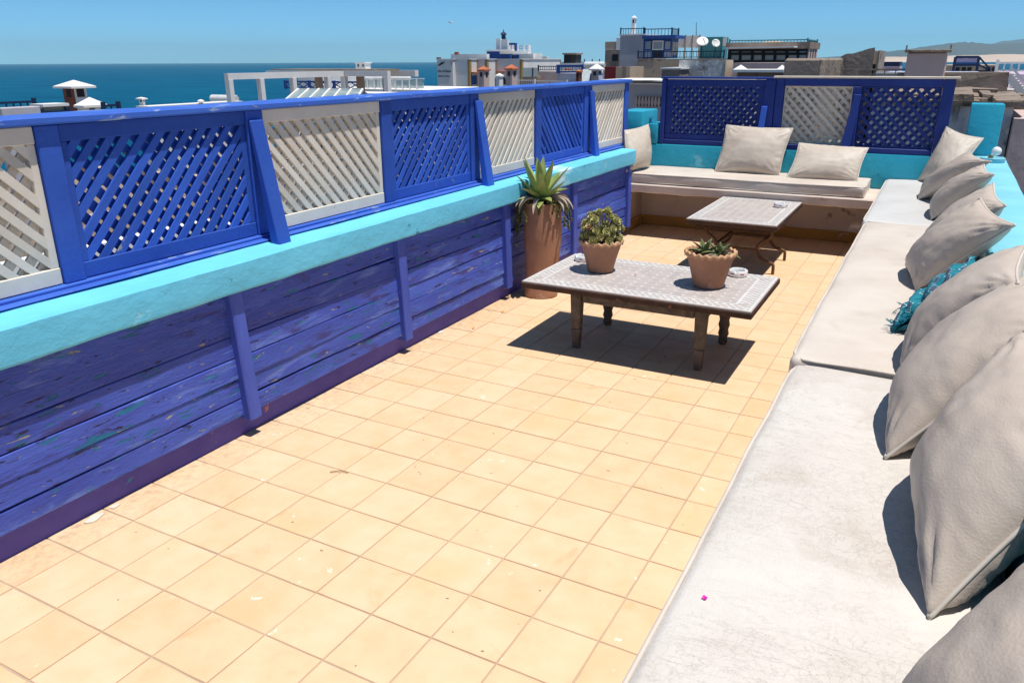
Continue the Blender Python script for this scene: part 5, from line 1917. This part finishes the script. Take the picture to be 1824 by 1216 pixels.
for i in range(3):
    x0_, x1_ = a.x + (b.x - a.x) * i / 3, a.x + (b.x - a.x) * (i + 1) / 3
    MB().box(x0_ + .03, x1_ - .03, 55, 55.08, b.z, a.z).build('panel', 'bg_white', t)
    MB().box(x1_ - .03, x1_ + .03, 54.96, 55.1, b.z - 1, a.z + .05).build('post', 'bg_brown', t)
p0, p1 = on_y(1240, 86, 56), on_y(1240.3, 40, 56)
tag(MB().tube([p0, p1], [.035, .018], 6).build('aerial', 'bg_navy'), 'thin bare aerial mast rising beside the satellite dishes', 'aerial')


def dish(label, px, py, r, Yq, tilt):
    p = on_y(px, py, Yq)
    t = thing('satellite_dish', label, 'satellite dish', (p.x, Yq, p.z - 1))
    n = Vector(tilt).normalized()
    u = n.orthogonal().normalized()
    v = n.cross(u)
    mb = MB()
    rings = [(0.02, 0), (.35, .03), (.7, .10), (1.0, .2)]
    m = 24
    for (f, dz) in rings:
        for j in range(m):
            a_ = 2 * math.pi * j / m
            mb.v.append(p + (u * math.cos(a_) + v * math.sin(a_)) * r * f + n * dz * r)
    for i in range(3):
        for j in range(m):
            mb.f.append((i * m + j, i * m + (j + 1) % m, (i + 1) * m + (j + 1) % m, (i + 1) * m + j))
    mb.f.append(tuple(range(m)))
    o = mb.build('reflector', 'bg_white', t, smooth=True)
    o.modifiers.new('thick', 'SOLIDIFY').thickness = .03
    MB().tube([p - n * .02, p - Vector((0, 0, 1))], .04, 6).build('mast', 'bg_navy', t)
    MB().tube([p + v * -r * .9 + n * .2 * r, p + n * r * .9], .015, 5).build('feed_arm', 'bg_navy', t)


dish('large white satellite dish tilted towards the sky', 1251, 75, .36, 52, (.25, -.7, .75))
dish('smaller white satellite dish near the teal roof box', 1275, 77.5, .25, 52, (.5, -.8, .5))
t = thing('roof_room', 'teal boarded roof room behind the satellite dishes', 'house', loc_of(1270, 58))
block(t, 'wall', 'bg_teal', 1246, 1288, 1298, 66, 58)
panel(t, 'white_panel', 'bg_white', 1288.5, 1293, 67.5, 82, 58)
t = thing('masonry_block', 'weathered grey-white masonry block with a tan side before the tan wall', 'wall', loc_of(1255, 30))
block(t, 'front', 'bg_stain', 1210, 1292, 1305, 107, 30)
x = extent(1210, 1292, 1305, 107, 30)
MB().box(x[1] - .02, x[1] + .03, x[2] - .02, x[3], -11, x[4] - .01).build('side_face', 'bg_tan', t)
t = thing('masonry_block', 'low dark brown masonry block with a pale coping by the blue screen', 'wall', loc_of(1195, 29))
x = block(t, 'wall', 'bg_brown', 1179, 1211, 1211, 124, 29)
MB().box(x[0] - .05, x[1] + .05, x[2] - .05, x[3], x[5] + .001, x[5] + .06).build('coping', 'bg_white', t)

# long dark timber building
Y = 44.0
t = thing('roof_restaurant', 'long dark timber roof building with a row of big windows', 'house', loc_of(1370, Y))
x = block(t, 'wall', 'bg_dark', 1297, 1439, 1456, 87, Y, ybot=113)
MB().box(x[0], x[1], x[2] + .01, x[3], -11, x[4] - .01).build('lower_wall', 'bg_tan', t)
MB().box(x[0] - .1, x[1] + .1, x[2] - .15, x[3] + .15, x[5] + .001, x[5] + .32).build('fascia', 'bg_brown', t)
edges = [(1302, 1317), (1320, 1339), (1342, 1358), (1362, 1379), (1382, 1400), (1404, 1420), (1423, 1437)]
for (a, b) in edges:
    window(t, a, b, 90.5, 95.5, Y, 'bg_dark', 'pane_dark')
    window(t, a, b, 97, 109, Y, 'bg_dark', 'pane_dark')
for i in range(4):
    f = (i + .1) / 4
    MB().box(x[1] - .02, x[1] + .06, x[2] + (x[3] - x[2]) * f, x[2] + (x[3] - x[2]) * (f + .12), x[4], x[5]).build('side_post', 'bg_pink', t)
a, b = on_y(1292, 87.5, Y - 1.2), on_y(1414, 85, Y - 1.2)
MB().hexa([(a.x, Y - 1.2, a.z), (b.x, Y - 1.2, b.z), (b.x, Y, b.z), (a.x, Y, a.z), (a.x, Y - 1.2, a.z + .07), (b.x, Y - 1.2, b.z + .07), (b.x, Y, b.z + .07), (a.x, Y, a.z + .07)]).build('awning', 'bg_white', t)
rail_px('teal railing on top of the long dark timber roof building', 1300, 1439, 71, 85, Y, 'bg_teal', .16, ret=1456)
a, b, c = on_y(1335, 84, Y + 3), on_y(1410, 84, Y + 3), on_y(1372, 73.5, Y + 3)
tag(MB().add([(a.x, Y + 2, a.z - .3), (b.x, Y + 2, a.z - .3), (b.x, Y + 5, a.z - .3), (a.x, Y + 5, a.z - .3), (a.x * .7 + b.x * .3, Y + 3.5, c.z), (a.x * .3 + b.x * .7, Y + 3.5, c.z)],
             [(0, 1, 5, 4), (1, 2, 5), (2, 3, 4, 5), (3, 0, 4), (0, 3, 2, 1)]).build('hipped_canopy', 'bg_tan'), 'low tan hipped canopy behind the teal railing', 'canopy')
t = thing('roof_room', 'pinkish low roof wall below the long dark timber building', 'house', loc_of(1350, 36))
block(t, 'wall', 'bg_pink', 1305.5, 1402, 1402, 112, 36)
t = thing('canopy', 'flat pale canopy with two little white pyramids over a dark recess', 'canopy', loc_of(1350, 30))
x = extent(1304, 1396, 1400, 124.5, 30)
MB().box(x[0], x[1], x[2], x[2] + 2.5, x[4] - .09, x[4]).build('slab', 'bg_white', t)
MB().box(x[0] + .1, x[1] - .1, x[2] + .4, x[2] + 2.4, -11, x[4] - .10).build('recess', 'bg_brown', t)
for (px, wd) in ((1319, 11), (1393, 9)):
    p, q = on_y(px - wd, 124, 30.3), on_y(px + wd, 124, 30.3)
    top_ = on_y(px, 115.5, 30.3).z
    MB().pyramid(p.x, q.x, 30.1, 30.1 + (q.x - p.x), x[4] + .002, top_).build('pyramid', 'bg_white', t)

# rough brown walls
Y = 21.0
t = thing('ruined_wall', 'rough brown rendered wall with its rubble core showing on the lit side', 'wall', loc_of(1450, Y))
x = block(t, 'front', 'bg_brown', 1398, 1463, 1512, 104, Y, bevel=.05)
MB().box(x[1] - .05, x[1] + .04, x[2] + .01, x[3], -11, x[5] - .02).build('rubble_face', 'bg_stone', t, bevel=.03, jit=.05)
t = thing('ruined_wall', 'taller broken wall with a sloping top like a fin', 'wall', loc_of(1535, 25))
Yq = 25.0
P_ = [on_y(px, py, Yq) for px, py in ((1500, 140), (1500, 102), (1509, 97.5), (1520, 97), (1534, 94), (1546, 90), (1557, 87.5), (1557, 140))]
P_[0].z = P_[-1].z = -11
m_ = len(P_)
mb = MB()
dp = solve_y(P_[-2].x, P_[-2].z, 1567, Yq, 90) - Yq
mb.add([p for p in P_] + [p + Vector((0, dp, -.05)) for p in P_], [tuple(range(m_)), tuple(reversed(range(m_, 2 * m_)))] + [(i, (i + 1) % m_, m_ + (i + 1) % m_, m_ + i) for i in range(m_)])
mb.build('wall', 'bg_brown', t, bevel=.03, jit=.03)
MB().box(P_[-1].x + .0, P_[-1].x + .06, Yq + .02, Yq + dp, -11, P_[-2].z - .06).build('rubble_face', 'bg_stone', t, jit=.05)
rail_px('thin rusty railing between the broken wall and the square chimney stack', 1500, 1616, 124, 140, 19.5, 'bg_brown', .19, rail=.03, bar=.018)

# right side
Y = 19.0
t = thing('chimney_stack', 'broad pinkish square chimney stack with a thin overhanging slab', 'chimney', loc_of(1652, Y, -2))
a, b, c, d = on_y(1613, 131, Y), on_y(1691, 131, Y), on_y(1688, 94, Y), on_y(1617, 94, Y)
mb = MB()
w_ = 1.0
mb.hexa([(a.x, Y, -2), (b.x, Y, -2), (b.x, Y + w_, -2), (a.x, Y + w_, -2), (d.x, Y + .03, d.z), (c.x, Y + .03, d.z), (c.x, Y + w_ - .03, d.z), (d.x, Y + w_ - .03, d.z)])
mb.build('stack', 'bg_pink', t, bevel=.02, jit=.02)
MB().box(d.x - .06, c.x + .07, Y - .06, Y + w_ + .06, d.z + .002, on_y(1650, 88.5, Y).z).build('slab', 'bg_stone', t, bevel=.012)
for f in (.03, .97):
    x_ = d.x - .06 + (c.x - d.x + .13) * f
    MB().bar((x_, Y, d.z + .06), (x_, Y, d.z + .14), .03, .03).build('rod', 'bg_brown', t)
t = thing('house', 'lilac-grey house with a dark flat roof by the bay', 'house', loc_of(1584, 60))
block(t, 'wall', 'bg_lilac', 1560, 1603, 1603, 118.5, 60)
x = extent(1562, 1603, 1603, 110.5, 60)
MB().box(x[0], x[1], 60.1, 63, extent(1560, 1603, 1603, 118.3, 60)[4], x[4]).build('roof_screen', 'bg_navy', t)
t = thing('house', 'long lilac-white house with a dark shuttered opening', 'house', loc_of(1725, 24))
x = block(t, 'wall', 'bg_blueish', 1560, 1752, 1752, 133, 24, deep=6)
panel(t, 'shutter', 'bg_dark', 1698, 1731, 141.5, 164, 24)
MB().box(x[0], x[1], 23.95, 24.2, x[5] + .001, x[5] + .05).build('coping', 'bg_white', t)
for y_ in (157, 161, 165):
    p = on_y(1749.5, y_, 23.9)
    MB().lathe([(.03, -.08), (.07, -.03), (.04, .06)], 8, tuple(p)).build('finial', 'bg_white', t)
t = thing('house', 'pink house with a small barred window below white stairs', 'house', loc_of(1780, 26))
block(t, 'wall', 'bg_lilac', 1752.5, 1880, 1880, 133, 26, deep=6)
window(t, 1777, 1797, 140, 158, 26, 'bg_white', 'bg_dark')
a = on_y(1752, 159, 25.5)
MB().box(a.x, a.x + 4, 25.2, 26, a.z - .15, a.z).build('sill_ledge', 'bg_white', t)
rail_px('white railing on the pink house', 1777, 1870, 112, 132, 26.1, 'bg_white', .16, rail=.05, bar=.04)
t = thing('outside_stair', 'white outside stair with pale handrails descending the pink house', 'stair', loc_of(1800, 25))
for i in range(9):
    p = on_y(1800 + i * 3.6, 131 + i * 4.4, 25)
    MB().box(p.x, p.x + .058, 24.7, 25.25, p.z - .25, p.z).build('step', 'bg_white', t)
for dy in (24.62, 25.3):
    MB().bar(on_y(1800, 118, dy), on_y(1836, 158, dy), .05, .05).build('handrail', 'bg_white', t)
t = thing('house', 'low cream house with small windows behind the blue stair platform', 'house', loc_of(1730, 44))
x = block(t, 'wall', 'bg_tan', 1686, 1782, 1782, 116.5, 44, deep=6)
for xa in (1703, 1714, 1724, 1757, 1768):
    panel(t, 'window', 'bg_dark', xa, xa + 6, 120, 127, 44)
t = thing('stair_platform', 'navy timber roof platform with slatted guard and a ladder stair', 'platform', loc_of(1725, 30, -1))
a, b = on_y(1702, 102, 30), on_y(1744, 102, 30)
zm, zb = on_y(1720, 116, 30).z, on_y(1720, 129.5, 30).z
MB().bar((a.x, 30, a.z), (b.x, 30, a.z), .09, .07).build('top_rail', 'bg_navy', t)
MB().bar((a.x, 30, zm), (b.x, 30, zm), .09, .07).build('deck_beam', 'bg_navy', t)
MB().bar((a.x, 30, zb), (b.x + .6, 30, zb), .09, .07).build('base_beam', 'bg_navy', t)
for x_ in (a.x, b.x):
    MB().bar((x_, 30, zb), (x_, 30, a.z), .08, .08).build('post', 'bg_navy', t)
mb = MB()
for i in range(14):
    x_ = a.x + (b.x - a.x) * (i + .5) / 14
    mb.bar((x_ - .05, 30, zm), (x_ + .06, 30, a.z), .035, .035)
o = mb.build('slats', 'bg_blue', t)
o['kind'] = 'stuff'
for dz in (0, .22, .42):
    MB().bar((b.x, 30.1, a.z - dz), on_y(1764, 124 + dz * 8, 30.1), .05, .05).build('stringer', 'bg_navy', t)
t = thing('house', 'crumbling stone-edged roof and black-stained wall behind the aqua pillar', 'house', loc_of(1750, 14.5))
x = extent(1560, 1806, 1806, 191, 14.5)
MB().box(x[0], x[1], 14.5, 21, -11, x[4]).build('wall', 'bg_stain', t)
mb = MB()
rr = random.Random(21)
for i in range(46):
    f = rr.random()
    px_ = x[0] + (x[1] - x[0]) * f
    s_ = rr.uniform(.10, .34)
    z_ = x[4]
    mb.box(px_, px_ + s_ * 1.6, 14.45 + rr.uniform(0, 3.5), 14.6 + rr.uniform(3.6, 4.2), z_ - .03, z_ + rr.uniform(.02, .16))
mb.build('roof_rubble', 'bg_stone', t, jit=.05)
MB().box(x[0], x[1] + .1, 19.2, 19.7, x[4] + .002, x[4] + .42).build('back_wall', 'bg_stone', t, jit=.06)
MB().box(x[0] - .1, x[1] + .15, 14.42, 14.8, x[4] + .003, x[4] + .07).build('broken_coping', 'bg_stone', t, jit=.04)
t = thing('house', 'pinkish plastered wall right of the black-stained wall', 'house', loc_of(1850, 14.2))
x2 = extent(1806.5, 2000, 2000, 196, 14.3)
MB().box(x[1] + .02, x2[1], 14.2, 20, -11, x[4] - .15).build('wall', 'bg_pink', t)

# facade seen in the gap beside the stepped aqua corner
t = thing('house', 'grey facade with a small baluster window seen in the gap by the stepped corner', 'house', loc_of(1150, 17.8))
x = extent(1096, 1330, 1330, 152, 18.2)
MB().box(x[0], x[1], 18.2, 25, -11, x[4]).build('wall', 'bg_grey', t)
for (ya, yb, dd) in ((141, 143.5, .8), (147, 152, .3)):
    a, b = on_y(1090, ya, 18.2), on_y(1340, yb, 18.2)
    MB().box(a.x, b.x, 18.2 - dd, 19.5, b.z, a.z).build('ledge', 'bg_white', t)
a, b = on_y(1133, 172, 18.2), on_y(1178, 190, 18.2)
MB().box(a.x, b.x, 18.18, 18.3, b.z, a.z).build('recess', 'bg_dark', t)
for i in range(8):
    x_ = a.x + (b.x - a.x) * (i + .5) / 8
    MB().lathe([(.02, 0), (.04, .08), (.025, .2), (.03, a.z - b.z)], 8, (x_, 18.12, b.z)).build('baluster', 'bg_pink', t, smooth=True)
house('stained low house with clutter-free grey roof behind the dark blue screen', 'bg_stain', -5.2, -.9, 18.4, 28.0, -.1, 'bg_slate')
house('sun-bleached house behind the white lattice half', 'bg_tan', -.7, 2.6, 22.5, 31.0, .15, 'bg_roof')

# seagull
p = on_y(803, 41, 90)
t = thing('seagull', 'white seagull gliding alone in the clear sky', 'bird', tuple(p))
mb = MB().tube([p + Vector((-.28, 0, 0)), p + Vector((-.15, 0, .02)), p + Vector((.05, 0, .02)), p + Vector((.2, 0, .05)), p + Vector((.28, 0, .05))], [.01, .06, .08, .05, .01], 8)
mb.build('body', 'bg_white', t, smooth=True)
for s_ in (-1, 1):
    MB().add([p + Vector((.08, s_ * .05, .05)), p + Vector((.02, s_ * .38, .16)), p + Vector((-.12, s_ * .75, .08)), p + Vector((-.10, s_ * .38, .14)), p + Vector((-.08, s_ * .05, .04)),
              p + Vector((.08, s_ * .05, .03)), p + Vector((.02, s_ * .38, .14)), p + Vector((-.12, s_ * .75, .07)), p + Vector((-.10, s_ * .38, .12)), p + Vector((-.08, s_ * .05, .02))],
             [(0, 1, 2, 3, 4), (9, 8, 7, 6, 5), (0, 5, 6, 1), (1, 6, 7, 2), (2, 7, 8, 3), (3, 8, 9, 4), (4, 9, 5, 0)]).build('wing', 'bg_white', t)

# ------------------------------------------------------------------ haze: one even box of air
hz = bpy.data.materials.new('sea_haze')
hz.use_nodes = True
hn = hz.node_tree
for q in list(hn.nodes):
    if q.type == 'BSDF_PRINCIPLED':
        hn.nodes.remove(q)
pv = hn.nodes.new('ShaderNodeVolumePrincipled')
pv.inputs['Color'].default_value = (.50, .82, 1.0, 1)
pv.inputs['Density'].default_value = HAZE
hn.links.new(pv.outputs[0], hn.nodes['Material Output'].inputs['Volume'])
o = MB().box(-14200, 14200, -14200, 14200, -15, 330).build('haze', hz)
o['kind'] = 'stuff'
